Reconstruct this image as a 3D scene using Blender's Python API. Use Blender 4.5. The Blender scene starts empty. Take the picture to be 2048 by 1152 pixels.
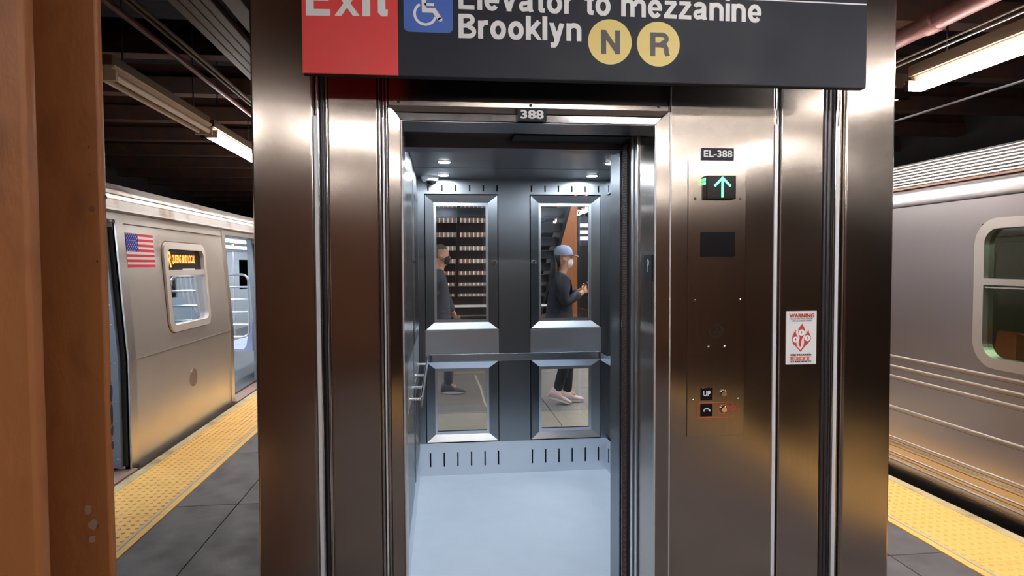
import bpy, bmesh, math, random
from mathutils import Vector, Matrix
random.seed(7)
S = bpy.context.scene
C = S.collection
PI = math.pi

# ---------------------------------------------------------------- camera, world, exposure
cam = bpy.data.cameras.new('camera')
camo = bpy.data.objects.new('camera', cam)
C.objects.link(camo)
yaw, pitch, roll = .109, .037, -.0048
fwd = Vector((math.sin(yaw)*math.cos(pitch), math.cos(yaw)*math.cos(pitch), -math.sin(pitch)))
rt = Vector((math.cos(yaw), -math.sin(yaw), 0)); up = rt.cross(fwd)
r2 = math.cos(roll)*rt + math.sin(roll)*up
u2 = -math.sin(roll)*rt + math.cos(roll)*up
m = Matrix((r2, u2, -fwd)).transposed().to_4x4()
m.translation = Vector((0, 0, 1.6))
camo.matrix_world = m
cam.sensor_width = 36; cam.lens = 36*1280/2048; cam.clip_start = .05; cam.clip_end = 200
S.camera = camo
W = bpy.data.worlds.new('world'); S.world = W; W.use_nodes = True
W.node_tree.nodes['Background'].inputs[0].default_value = (.05, .045, .05, 1)
W.node_tree.nodes['Background'].inputs[1].default_value = .3
S.view_settings.view_transform = 'Standard'; S.view_settings.look = 'None'
S.view_settings.gamma = 1; S.view_settings.exposure = 0.22
S.view_settings.use_curve_mapping = False
TUBE = 60.0        # strength of the platform tubes
CABL = 6.0        # strength of the cab downlights
TRAINL = 10.0      # strength of the train interior lights
def area(name, loc, size, size_y, energy, col, rot=(0, 0, 0)):
    l = bpy.data.lights.new(name, 'AREA'); l.shape = 'RECTANGLE'; l.size = size; l.size_y = size_y
    l.energy = energy; l.color = col
    o = bpy.data.objects.new(name, l); C.objects.link(o); o.location = loc; o.rotation_euler = rot
    return o

# ---------------------------------------------------------------- materials
MATS = {}
def mat(name, col, rough=.5, metal=0., bump=0., bscale=40., var=0., vscale=6., emit=None, es=0., spec=.5,
        aniso=0., coat=0., warp=0., grain=0., dirt=None, dscale=3., dlo=.5, dhi=.7, stretch=(1, 1, 1), warps=1.3, rvar=0.):
    mt = bpy.data.materials.new(name); mt.use_nodes = True; MATS[name] = mt
    N = mt.node_tree.nodes; L = mt.node_tree.links; b = N['Principled BSDF']
    c4 = (*col, 1)
    b.inputs['Base Color'].default_value = c4
    b.inputs['Roughness'].default_value = rough; b.inputs['Metallic'].default_value = metal
    b.inputs['Specular IOR Level'].default_value = spec
    if coat: b.inputs['Coat Weight'].default_value = coat; b.inputs['Coat Roughness'].default_value = .15
    if emit: b.inputs['Emission Color'].default_value = (*emit, 1); b.inputs['Emission Strength'].default_value = es
    tc = N.new('ShaderNodeTexCoord'); mp = N.new('ShaderNodeMapping'); L.new(tc.outputs['Object'], mp.inputs[0])
    mp.inputs['Scale'].default_value = stretch
    base = None
    if var or dirt:
        n = N.new('ShaderNodeTexNoise'); n.inputs['Scale'].default_value = vscale; n.inputs['Detail'].default_value = 5
        L.new(mp.outputs[0], n.inputs['Vector'])
        mx = N.new('ShaderNodeMix'); mx.data_type = 'RGBA'
        mx.inputs['A'].default_value = (*[c*(1-var) for c in col], 1); mx.inputs['B'].default_value = (*[min(1, c*(1+var)) for c in col], 1)
        L.new(n.outputs['Fac'], mx.inputs['Factor']); base = mx.outputs['Result']
        if dirt:
            n2 = N.new('ShaderNodeTexNoise'); n2.inputs['Scale'].default_value = dscale; n2.inputs['Detail'].default_value = 6
            L.new(mp.outputs[0], n2.inputs['Vector'])
            mr = N.new('ShaderNodeMapRange'); mr.inputs['From Min'].default_value = dlo; mr.inputs['From Max'].default_value = dhi
            L.new(n2.outputs['Fac'], mr.inputs['Value'])
            m2 = N.new('ShaderNodeMix'); m2.data_type = 'RGBA'; L.new(mr.outputs[0], m2.inputs['Factor'])
            L.new(base, m2.inputs['A']); m2.inputs['B'].default_value = (*dirt, 1); base = m2.outputs['Result']
        L.new(base, b.inputs['Base Color'])
    nrm = None
    if warp:
        n = N.new('ShaderNodeTexNoise'); n.inputs['Scale'].default_value = warps; n.inputs['Detail'].default_value = 1
        L.new(tc.outputs['Object'], n.inputs['Vector'])
        bp = N.new('ShaderNodeBump'); bp.inputs['Strength'].default_value = 1; bp.inputs['Distance'].default_value = warp
        L.new(n.outputs['Fac'], bp.inputs['Height']); nrm = bp.outputs[0]
    if bump:
        n = N.new('ShaderNodeTexNoise'); n.inputs['Scale'].default_value = bscale; n.inputs['Detail'].default_value = 4
        L.new(mp.outputs[0], n.inputs['Vector'])
        bp = N.new('ShaderNodeBump'); bp.inputs['Strength'].default_value = 1; bp.inputs['Distance'].default_value = bump
        L.new(n.outputs['Fac'], bp.inputs['Height'])
        if nrm: L.new(nrm, bp.inputs['Normal'])
        nrm = bp.outputs[0]
    if grain:   # vertical brushing, as roughness variation
        m3 = N.new('ShaderNodeMapping'); L.new(tc.outputs['Object'], m3.inputs[0]); m3.inputs['Scale'].default_value = (160, 160, 1.2)
        n = N.new('ShaderNodeTexNoise'); n.inputs['Scale'].default_value = 1; n.inputs['Detail'].default_value = 2
        L.new(m3.outputs[0], n.inputs['Vector'])
        mr = N.new('ShaderNodeMapRange'); mr.inputs['To Min'].default_value = rough-grain; mr.inputs['To Max'].default_value = rough+grain
        L.new(n.outputs['Fac'], mr.inputs['Value']); L.new(mr.outputs[0], b.inputs['Roughness'])
    if rvar:
        n = N.new('ShaderNodeTexNoise'); n.inputs['Scale'].default_value = 5; n.inputs['Detail'].default_value = 5
        L.new(mp.outputs[0], n.inputs['Vector'])
        mr = N.new('ShaderNodeMapRange'); mr.inputs['From Min'].default_value = .3; mr.inputs['From Max'].default_value = .7
        mr.inputs['To Min'].default_value = rough-rvar; mr.inputs['To Max'].default_value = rough+rvar
        L.new(n.outputs['Fac'], mr.inputs['Value']); L.new(mr.outputs[0], b.inputs['Roughness'])
    if aniso:
        b.inputs['Anisotropic'].default_value = aniso; b.inputs['Anisotropic Rotation'].default_value = .25
        cx = N.new('ShaderNodeCombineXYZ'); cx.inputs[2].default_value = 1
        L.new(cx.outputs[0], b.inputs['Tangent'])
    if nrm: L.new(nrm, b.inputs['Normal'])
    return mt
def glass(name, tint, refl=1.0, rough=0.0):
    mt = bpy.data.materials.new(name); mt.use_nodes = True; MATS[name] = mt
    N = mt.node_tree.nodes; L = mt.node_tree.links; N.remove(N['Principled BSDF'])
    t = N.new('ShaderNodeBsdfTransparent'); t.inputs[0].default_value = (*tint, 1)
    g = N.new('ShaderNodeBsdfGlossy'); g.inputs['Roughness'].default_value = rough; g.inputs['Color'].default_value = (refl, refl, refl, 1)
    lw = N.new('ShaderNodeLayerWeight'); lw.inputs['Blend'].default_value = .5; p5 = N.new('ShaderNodeMath'); p5.operation = 'POWER'; p5.inputs[1].default_value = 5
    f = N.new('ShaderNodeMath'); f.operation = 'MULTIPLY_ADD'; f.inputs[1].default_value = .9; f.inputs[2].default_value = .04
    L.new(lw.outputs['Facing'], p5.inputs[0]); L.new(p5.outputs[0], f.inputs[0])
    mx = N.new('ShaderNodeMixShader'); L.new(f.outputs[0], mx.inputs[0]); L.new(t.outputs[0], mx.inputs[1]); L.new(g.outputs[0], mx.inputs[2])
    L.new(mx.outputs[0], N['Material Output'].inputs['Surface'])
    return mt
steel = mat('brushed_steel', (.50, .43, .385), .21, 1, aniso=.88, warp=.03, grain=.02)
steel_soffit = mat('plain_steel_soffit', (.42, .43, .46), .3, 1)
steel_bright = mat('polished_steel_trim', (.72, .70, .70), .12, 1, aniso=.3, grain=.03)
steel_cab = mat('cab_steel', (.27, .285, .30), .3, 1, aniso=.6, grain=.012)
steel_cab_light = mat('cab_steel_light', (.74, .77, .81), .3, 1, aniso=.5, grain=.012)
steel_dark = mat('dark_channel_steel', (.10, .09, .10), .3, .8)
black = mat('black_void', (.006, .006, .008), .8)
blackgloss = mat('black_gloss', (.008, .008, .010), .22, spec=.2)
white_paint = mat('white_print', (.92, .92, .95), .45)
sign_black = mat('sign_black_enamel', (.014, .017, .030), .5, rvar=.06, spec=.3)
sign_red = mat('sign_red_enamel', (.90, .055, .055), .42, rvar=.08, var=.05)
sign_blue = mat('sign_blue_enamel', (.06, .16, .62), .4)
sign_yellow = mat('sign_yellow_enamel', (.88, .68, .20), .42)
letter_grey = mat('letter_dark_grey', (.07, .055, .06), .45)
red_print = mat('red_print', (.60, .05, .04), .45)
orange_print = mat('orange_print', (.85, .16, .07), .45)
blue_print = mat('dark_blue_print', (.03, .04, .09), .45)
paint_brown = mat('brown_column_paint', (.275, .10, .034), .42, bump=.0035, bscale=28, var=.12, vscale=9, dirt=(.21, .075, .028), dscale=14, dlo=.55, dhi=.75, stretch=(1, 1, .5), spec=.25)
paint_tan = mat('beige_fixture_paint', (.52, .36, .24), .5, var=.1)
ceil_m = mat('sooty_ceiling', (.008, .007, .009), .95, spec=.1, bump=.02, bscale=6, var=.4)
beam_m = mat('rusty_brown_beam', (.042, .019, .013), .95, spec=.1, bump=.006, bscale=20, var=.3, dirt=(.03, .018, .015), dscale=4, dlo=.45, dhi=.6)
pipe_m = mat('maroon_pipe_paint', (.13, .042, .035), .5, bump=.003, bscale=30, var=.15)
conduit_m = mat('bronze_conduit', (.095, .058, .036), .6, 0, var=.15, spec=.2)
floor_m = mat('grey_concrete_slab', (.115, .105, .112), .62, bump=.0012, bscale=60, var=.25, vscale=3, dirt=(.06, .055, .058), dscale=2.2, dlo=.45, dhi=.65, rvar=.12)
tan_slab_m = mat('tan_slab', (.30, .25, .18), .6, var=.2, vscale=3, bump=.001, bscale=50)
far_m = mat('warm_grey_slab', (.20, .175, .155), .55, var=.25, vscale=2, bump=.001, bscale=50)
grout = mat('dark_joint', (.02, .018, .018), .9)
yellow_m = mat('yellow_tactile', (.93, .56, .16), .6, var=.06, vscale=5, dirt=(.78, .37, .10), dscale=1.6, dlo=.52, dhi=.72, bump=.0005, bscale=90)
edge_m = mat('cream_edge', (.62, .50, .28), .6, var=.15, dirt=(.35, .27, .15), dscale=5)
line_m = mat('pale_line', (.58, .52, .38), .6, var=.1)
track_m = mat('track_bed', (.02, .016, .014), .9)
wall_m = mat('tunnel_wall', (.014, .012, .012), .9, var=.3, spec=.1)
endwall_m = mat('brown_end_wall', (.34, .18, .11), .6, var=.2)
tube_m = mat('tube_light', (1, 1, 1), .4, emit=(1.0, .97, .93), es=TUBE)
tube_off = mat('tube_unlit', (.75, .62, .52), .35)
cablight_m = mat('cab_downlight', (1, 1, 1), .4, emit=(.85, .93, 1.0), es=12)
steel_rail = mat('handrail_steel', (.50, .53, .57), .25, 1)
cabfloor_m = mat('cab_floor_grey', (.50, .56, .64), .45, var=.05, vscale=8, bump=.0003, bscale=120, rvar=.1)
tsteel = mat('train_steel', (.84, .77, .70), .33, .8, aniso=.4, warp=.01, warps=1.0, var=.06, vscale=2)
tsteel_r = mat('train_steel_right', (.52, .48, .49), .3, 1, aniso=.5, warp=.014, warps=.8)
tribs = mat('train_rib_steel', (.52, .49, .48), .3, 1)
tframe = mat('train_frame_steel', (.82, .77, .73), .32, 1)
tdoor_in = mat('train_door_jamb', (.26, .30, .36), .4, .6)
wframe_m = mat('window_frame_alloy', (.78, .70, .65), .42, .35)
bronze_gasket = mat('bronze_gasket', (.16, .08, .05), .5, .3)
rubber = mat('black_rubber', (.012, .012, .014), .6)
rust_sill = mat('rusty_sill', (.34, .22, .18), .6, .2, var=.3, vscale=20)
tint_in = mat('train_inner_panel', (.55, .60, .66), .4)
tfloor = mat('train_floor', (.12, .12, .13), .5)
seat_blue = mat('pale_blue_seat', (.45, .52, .80), .35)
seat_orange = mat('orange_seat', (.75, .12, .03), .4)
panel_green = mat('green_inner_panel', (.07, .10, .045), .6)
panel_brown = mat('brown_inner_panel', (.10, .06, .05), .5)
tlight = mat('train_ceiling_light', (1, 1, 1), .4, emit=(.85, .93, 1.0), es=TRAINL)
tlight_g = mat('train_green_light', (1, 1, 1), .4, emit=(.8, 1.0, .85), es=TRAINL*1.0)
led = mat('orange_led', (.9, .2, .02), .5, emit=(1.0, .30, .06), es=2.2)
green_led = mat('green_led', (.2, .9, .5), .5, emit=(.10, 1.0, .30), es=2.6)
flag_blue = mat('flag_blue', (.035, .03, .36), .6, spec=.2)
flag_red = mat('flag_red', (.85, .06, .09), .6, spec=.2)
flag_white = mat('flag_white', (.95, .88, .88), .6, spec=.2)
glass_cab = glass('cab_glass', (.93, .95, .97), .9)
glass_train = glass('train_glass', (.80, .84, .86), .9)
glass_green = glass('train_glass_green', (.5, .58, .46), .8)
stair_m = mat('dark_stair_steel', (.014, .016, .024), .5)
tile_m = mat('cream_wall_tile', (.42, .33, .25), .35, var=.15)
tile_o = mat('orange_wall_tile', (.38, .19, .10), .35, var=.15)
tile_y = mat('yellow_wall_tile', (.62, .42, .10), .35, var=.1)

# ---------------------------------------------------------------- mesh helpers
ORG = {}                      # world origin of every object
def link(o, parent=None, loc=(0, 0, 0)):
    C.objects.link(o); loc = Vector(loc); ORG[o.name] = loc
    if parent is not None: o.parent = parent; o.location = loc - ORG[parent.name]
    else: o.location = loc
    return o
def thing(name, label, cat, loc, group=None):
    o = bpy.data.objects.new(name, None); o.empty_display_size = .1
    link(o, None, loc); o['label'] = label; o['category'] = cat
    if group: o['group'] = group
    return o
def tag(o, label, cat, group=None):
    o['label'] = label; o['category'] = cat
    if group: o['group'] = group
    return o
class B:
    def __init__(s): s.v = []; s.f = []; s.m = []; s.cur = 0
    def add(s, vs, fs):
        k = len(s.v); s.v += [tuple(v) for v in vs]; s.f += [tuple(i+k for i in f) for f in fs]; s.m += [s.cur]*len(fs); return s
    def box(s, x0, x1, y0, y1, z0, z1):
        return s.add([(x, y, z) for x in (x0, x1) for y in (y0, y1) for z in (z0, z1)],
                     [(0, 1, 3, 2), (4, 6, 7, 5), (0, 4, 5, 1), (2, 3, 7, 6), (0, 2, 6, 4), (1, 5, 7, 3)])
    def bbox(s, x0, x1, y0, y1, z0, z1, c=.002):     # box with chamfered edges
        bm = bmesh.new(); vs = [bm.verts.new((x, y, z)) for x in (x0, x1) for y in (y0, y1) for z in (z0, z1)]
        for f in [(0, 1, 3, 2), (4, 6, 7, 5), (0, 4, 5, 1), (2, 3, 7, 6), (0, 2, 6, 4), (1, 5, 7, 3)]: bm.faces.new([vs[i] for i in f])
        bmesh.ops.bevel(bm, geom=bm.edges[:], offset=c, segments=2, affect='EDGES', profile=.6)
        return s.bm(bm)
    def bm(s, bm):
        bm.verts.index_update(); s.add([v.co[:] for v in bm.verts], [[v.index for v in f.verts] for f in bm.faces]); bm.free(); return s
    def prism(s, pts, a0, a1, ax='z'):               # polygon extruded along an axis; pts are the two other coordinates in order
        def mk(p, a):
            if ax == 'z': return (p[0], p[1], a)
            if ax == 'y': return (p[0], a, p[1])
            return (a, p[0], p[1])
        n = len(pts)
        return s.add([mk(p, a0) for p in pts]+[mk(p, a1) for p in pts],
                     [tuple(range(n))[::-1], tuple(range(n, 2*n))]+[(i, (i+1) % n, n+(i+1) % n, n+i) for i in range(n)])
    def tube(s, pts, r, n=10, cap=True):
        pts = [Vector(p) for p in pts]; k = len(s.v); N = len(pts); prev = None
        for i, p in enumerate(pts):
            d = (pts[min(i+1, N-1)]-pts[max(i-1, 0)]).normalized()
            if prev is None:
                a = Vector((0, 0, 1)) if abs(d.z) < .9 else Vector((1, 0, 0)); u = d.cross(a).normalized()
            else: u = (prev - d*prev.dot(d)).normalized()
            prev = u; w = d.cross(u); rr = r[i] if isinstance(r, (list, tuple)) else r
            s.v += [tuple(p+rr*(math.cos(2*PI*j/n)*u+math.sin(2*PI*j/n)*w)) for j in range(n)]
        for i in range(N-1):
            for j in range(n):
                s.f.append((k+i*n+j, k+i*n+(j+1) % n, k+(i+1)*n+(j+1) % n, k+(i+1)*n+j)); s.m.append(s.cur)
        if cap:
            s.f.append(tuple(k+j for j in range(n))[::-1]); s.f.append(tuple(k+(N-1)*n+j for j in range(n))); s.m += [s.cur]*2
        return s
    def disc(s, c, r, ax='y', depth=.002, n=24, dr=1.):
        c = Vector(c); 
        d = {'x': Vector((1, 0, 0)), 'y': Vector((0, 1, 0)), 'z': Vector((0, 0, 1))}[ax]
        return s.tube([c, c+d*depth], [r*dr, r], n)
    def dome(s, c, r, h, d=(0, -1, 0), n=10, rings=3):
        c = Vector(c); d = Vector(d).normalized()
        pts = []; rs = []
        for i in range(rings+1):
            a = i/rings*PI/2; pts.append(c+d*h*math.sin(a)); rs.append(max(r*math.cos(a), r*.02))
        return s.tube(pts, rs, n)
    def build(s, name, mt, parent=None, org=None, smooth=False, kind=None):
        org = Vector(org) if org is not None else (ORG[parent.name] if parent is not None else Vector((0, 0, 0)))
        me = bpy.data.meshes.new(name)
        me.from_pydata([tuple(Vector(v)-org) for v in s.v], [], s.f)
        for x in (mt if isinstance(mt, (list, tuple)) else [mt]): me.materials.append(x)
        me.polygons.foreach_set('material_index', s.m)
        bm = bmesh.new(); bm.from_mesh(me); bmesh.ops.recalc_face_normals(bm, faces=bm.faces[:])
        if smooth:
            for f in bm.faces: f.smooth = True
            for e in bm.edges:
                if len(e.link_faces) == 2:
                    a1, a2 = e.link_faces[0].calc_area(), e.link_faces[1].calc_area()
                    if e.calc_face_angle(0) > .6 or max(a1, a2) > 5*min(a1, a2)+1e-12: e.smooth = False
        bm.to_mesh(me); bm.free(); me.update()
        o = bpy.data.objects.new(name, me); link(o, parent, org)
        if kind: o['kind'] = kind
        return o
def box(name, mt, parent, *a, bev=0, **k):
    b = B()
    b.bbox(*a, c=bev) if bev else b.box(*a)
    return b.build(name, mt, parent, **k)
def struct(name, b, mt, **k): return b.build(name, mt, None, kind='structure', **k)
def rrect(w, h, r, n=6, cx=0, cy=0):
    out = []
    for (sx, sy, a0) in ((1, 1, 0), (-1, 1, PI/2), (-1, -1, PI), (1, -1, 1.5*PI)):
        for i in range(n+1):
            a = a0+PI/2*i/n; out.append((cx+sx*(w/2-r)+r*math.cos(a), cy+sy*(h/2-r)+r*math.sin(a)))
    return out
def ring(b, outer, inner, a0, a1, ax):
    def mk(p, a):
        return {'z': (p[0], p[1], a), 'y': (p[0], a, p[1]), 'x': (a, p[0], p[1])}[ax]
    n = len(outer)
    vs = [mk(p, a) for a in (a0, a1) for P in (outer, inner) for p in P]
    fs = []
    for i in range(n):
        j = (i+1) % n
        fs += [(i, j, n+j, n+i), (2*n+i, 3*n+i, 3*n+j, 2*n+j), (i, 2*n+i, 2*n+j, j), (n+i, n+j, 3*n+j, 3*n+i)]
    b.add(vs, fs)
# lettering: filled outlines fitted to a box; plane 'y-' faces the camera side (-Y), 'x+' faces +X, 'x-' faces -X
def text(name, s, mt, parent, a0, a1, z0, cap, at, plane='y-', bold=.02, depth=.0012, ref='H', face=None):
    cu = bpy.data.curves.new(name, 'FONT'); cu.body = s; cu.size = 1; cu.resolution_u = 4; cu.space_character = 1+bold*1.2
    t = bpy.data.objects.new(name, cu); C.objects.link(t)
    dg = bpy.context.evaluated_depsgraph_get(); dg.update()
    me = bpy.data.meshes.new_from_object(t.evaluated_get(dg)); bpy.data.objects.remove(t)
    cr = bpy.data.curves.new('r', 'FONT'); cr.body = ref; cr.size = 1
    t = bpy.data.objects.new('r', cr); C.objects.link(t); dg = bpy.context.evaluated_depsgraph_get(); dg.update()
    mr = bpy.data.meshes.new_from_object(t.evaluated_get(dg)); bpy.data.objects.remove(t)
    ch = max(v.co.y for v in mr.vertices)+bold*.6; lo = min(v.co.y for v in mr.vertices)-bold*.6
    xs = [v.co.x for v in me.vertices]; x0, x1 = min(xs)-bold, max(xs)+bold
    sx = (a1-a0)/(x1-x0); sz = cap/(ch-lo)
    bm = bmesh.new(); nk = 8 if bold > .012 else 1; dof = {}
    for k in range(nk):
        b0 = len(bm.verts); bm.from_mesh(me); bm.verts.ensure_lookup_table()
        dof[k] = (b0, len(bm.verts))
        if nk > 1:
            for v in bm.verts[b0:]:
                v.co.x += bold*max(-1, min(1, 1.3*math.cos(PI/4*(k+.5)))); v.co.y += bold*.6*max(-1, min(1, 1.3*math.sin(PI/4*(k+.5))))
    nv = len(me.vertices); bm.verts.index_update()
    for v in bm.verts:
        a = a0+(v.co.x-x0)*sx; z = z0+(v.co.y-lo)*sz
        if plane == 'y-': v.co = (a, at-.00007*(v.index//max(1, nv))*(nk > 1), z)
        elif plane == 'x+': v.co = (at, a, z)
        else: v.co = (at, a, z)
        if plane == 'x+': v.co.x += .00007*(v.index//max(1, nv))*(nk > 1)
    ex = bmesh.ops.extrude_face_region(bm, geom=bm.faces[:])
    dv = {'y-': (0, -depth, 0), 'x+': (depth, 0, 0), 'x-': (-depth, 0, 0)}[plane]
    bmesh.ops.translate(bm, vec=dv, verts=[g for g in ex['geom'] if isinstance(g, bmesh.types.BMVert)])
    org = ORG[parent.name]
    bmesh.ops.translate(bm, vec=-org, verts=bm.verts[:])
    bmesh.ops.recalc_face_normals(bm, faces=bm.faces[:])
    m2 = bpy.data.meshes.new(name); bm.to_mesh(m2); bm.free(); m2.materials.append(mt)
    o = bpy.data.objects.new(name, m2); link(o, parent, org); return o
def stroke(b, pts, w, y, depth=.0012, plane='y'):
    """flat thick polyline in the XZ plane"""
    pts = [Vector(p) for p in pts]
    L = []; R = []
    for i, p in enumerate(pts):
        d0 = (p-pts[i-1]).normalized() if i else (pts[1]-p).normalized()
        d1 = (pts[i+1]-p).normalized() if i < len(pts)-1 else d0
        d = (d0+d1).normalized(); n = Vector((-d.y, d.x)); k = 1/max(.4, n.dot(Vector((-d0.y, d0.x))))
        L.append(p+n*w/2*k); R.append(p-n*w/2*k)
    for i in range(len(pts)-1):
        q = [L[i], R[i], R[i+1], L[i+1]]
        b.prism([tuple(x) for x in q], y, y-depth, 'y')
def arc(cx, cy, r, a0, a1, n=24): return [(cx+r*math.cos(a0+(a1-a0)*i/n), cy+r*math.sin(a0+(a1-a0)*i/n)) for i in range(n+1)]

# grotesque lettering drawn from strokes (cap height 1, x-height .74)
def _ar(cx, cy, rx, ry, a0, a1, n=14): return [(cx+rx*math.cos(math.radians(a0+(a1-a0)*i/n)), cy+ry*math.sin(math.radians(a0+(a1-a0)*i/n))) for i in range(n+1)]
def glyph(c, w):
    h = w/2; xh = .74; k = w*.86; kh = k/2     # w vertical stem, k horizontal stroke
    L = lambda *p, ww=w: (list(p), ww)
    if c == 'E': return [L((h, 0), (h, 1)), L((w*.5, kh), (.62, kh), ww=k), L((w*.5, .52), (.58, .52), ww=k), L((w*.5, 1-kh), (.62, 1-kh), ww=k)], .66
    if c == 'l': return [L((h, 0), (h, 1))], w
    if c == 'i': return [L((h, 0), (h, xh)), L((h, .85), (h, 1))], w
    if c == 'o': return [L(*_ar(.31, xh/2, .31-h, xh/2+.01-kh, 0, 360, 30))], .62
    if c == 'e': return [L(*(_ar(.30, xh/2, .30-h, xh/2+.01-kh, 0, 322, 28)), ww=w*.95), L((.07, xh/2-.005), (.60-h*.2, xh/2-.005), ww=k*.8)], .60
    if c == 'v': return [L((h, xh), (.30, 0.0+kh*.3)), L((.60-h, xh), (.30, 0.0+kh*.3))], .60
    if c == 'x': return [L((h*.9, xh), (.60-h*.9, 0)), L((.60-h*.9, xh), (h*.9, 0))], .60
    if c == 'y': return [L((h, xh), (.31, .03)), L((.60-h, xh), (.27, -.10), (.21, -.185), (.05, -.19))], .60
    if c == 't': return [L((.10+h, .95), (.10+h, .15), (.10+h+.04, kh+.01), (.36, kh), ww=w*.97), L((0, xh-kh), (.36, xh-kh), ww=k)], .36
    if c == 'r': return [L((h, 0), (h, xh)), L((h, .46), (h+.07, .60), (.26, xh-kh*.9), (.40, xh-kh*.75), ww=w*.9)], .40
    if c == 'n': return [L((h, 0), (h, xh)), L((h, .44), *_ar(.305, .46, .305-h, xh-.455-kh, 165, 0, 10), (.61-h, 0), ww=w*.97)], .61
    if c == 'm': return [L((h, 0), (h, xh)), L((h, .46), *_ar(.28, .48, .28-h, xh-.475-kh, 165, 0, 10), (.56-h, 0), ww=w*.95), L((.56-h, .46), *_ar(.74, .48, .28-h, xh-.475-kh, 165, 0, 10), (1.02-h, 0), ww=w*.95)], 1.02
    if c == 'z': return [L((.03, xh-kh), (.50, xh-kh), ww=k), L((.0, kh), (.53, kh), ww=k), L((.44, xh-k*.7), (.09, k*.7), ww=w*.92)], .53
    if c == 'a': return [L(*_ar(.28, .52, .28-h, xh-.52-kh, 170, 0, 10), (.56-h, .12), (.61-h, .0), ww=w*.95), L((.54-h, .42), (.33, .37), *_ar(.20, .22, .20-h, .20-kh*.9, 80, 300, 12), (.40, .12), (.52-h, .26), ww=w*.85)], .61
    if c == 'B': return [L((h, 0), (h, 1)), L((h, 1-kh), (.36, 1-kh), *_ar(.38, .76, .26-h*.9, .24-kh, 80, -80, 10), (.36, .52), (h, .52), ww=k), L((.36, .52), *_ar(.42, .27, .27-h*.9, .265-kh, 80, -80, 10), (.36, kh), (h, kh), ww=k*1.02)], .68
    if c == 'k': return [L((h, 0), (h, 1)), L((h, .26), (.56-h*.7, xh), ww=w*.95), L((.24, .44), (.60-h*.8, 0), ww=w)], .58
    if c == 'N': return [L((h, 0), (h, 1)), L((.74-h, 0), (.74-h, 1)), L((h, 1-h*.6), (.74-h, h*.6), ww=w*1.02)], .74
    if c == 'R': return [L((h, 0), (h, 1)), L((h, 1-kh), (.42, 1-kh), *_ar(.44, .74, .28-h, .26-kh, 80, -80, 10), (.40, .475), (h, .475), ww=k), L((.42, .475), (.56, .44), (.61, .33), (.625, .12), (.67, .0), ww=w*.92)], .72
    return [], .28
def grot(name, s_, mt_, par, x0, x1, z0, z1, cap, at, w=.20, gap=.085, depth=.0012):
    pen = 0; items = []
    for c in s_:
        st_, wd = glyph(c, w); items.append((pen, st_, c)); pen += wd+(gap if c != ' ' else gap)
    pen -= gap; sx_ = (x1-x0)/pen; b = B(); lay = 0
    for off, st_, ch_ in items:
        for pts, ww in st_:
            P = [Vector((x0+(off+p[0])*sx_, p[1]*cap)) for p in pts]
            b2 = B(); ex_ = .06*cap if ch_ in 'vxkzyRN' and len(P) == 2 and abs(P[0].x-P[1].x) > 1e-5 and abs(P[0].y-P[1].y) > 1e-5 else 0
            if ex_: d_ = (P[1]-P[0]).normalized(); P = [P[0]-d_*(0 if ch_ in 'kN' else ex_), P[1]+d_*ex_]
            stroke(b2, P, ww*(sx_+cap)/2, at, depth+lay*.00006); lay = (lay+1) % 5
            lo_ = -9 if ch_ == 'y' else (-.012*cap if ch_ in 'oea' else 0); hi_ = cap*(.74 if ch_ in 'vxyz' else 1)
            b2.v = [(v[0], v[1], min(hi_, max(lo_, v[2]))) for v in b2.v]
            b2.v = [(v[0], v[1], v[2]+z0+(z1-z0)*(v[0]-x0)/(x1-x0)) for v in b2.v]
            b.add(b2.v, b2.f)
    return b.build(name, mt_, par)

# ================================================================ SETTING
XL, XR = -2.37, 3.33          # platform edges
Y0, Y1 = -9.0, 24.0
# platform base, with concrete slabs as parts
fl = struct('floor', B().box(XL, XR, Y0, Y1, -1.15, -.02), grout)
sx = [-1.775, -1.376, -.126, 1.17, 2.42, 2.73]
me_cache = {}
for i in range(len(sx)-1):
    y = Y0
    while y < Y1-.1:
        ln = 1.22
        key = i
        x0, x1 = sx[i]+.003, sx[i+1]-.003
        if key not in me_cache:
            o = B().bbox(x0, x1, 0, ln-.006, -.02, 0, c=.003).build('slab', floor_m, None, org=(x0, 0, 0)); me_cache[key] = o.data
            o.parent = fl; o.location = (x0, y, 0); ORG[o.name] = Vector((x0, y, 0))
        else:
            o = bpy.data.objects.new('slab', me_cache[key]); C.objects.link(o)
            o.parent = fl; o.location = (x0, y, 0)
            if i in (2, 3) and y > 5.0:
                o.material_slots[0].link = 'OBJECT'; o.material_slots[0].material = tan_slab_m if y < 6.6 else far_m  # middle slabs past the elevator get a lighter tan, then warm grey
        y += ln
B().add([(.45, 9.2, .001), (.475, 9.2, .001), (.50, 8.2, .001), (.49, 7.4, .001), (.515, 6.7, .001), (.50, 6.7, .001), (.47, 7.4, .001), (.475, 8.2, .001)], [(0, 1, 2, 7), (7, 2, 3, 6), (6, 3, 4, 5)]).build('sealant_line', line_m, fl)
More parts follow.
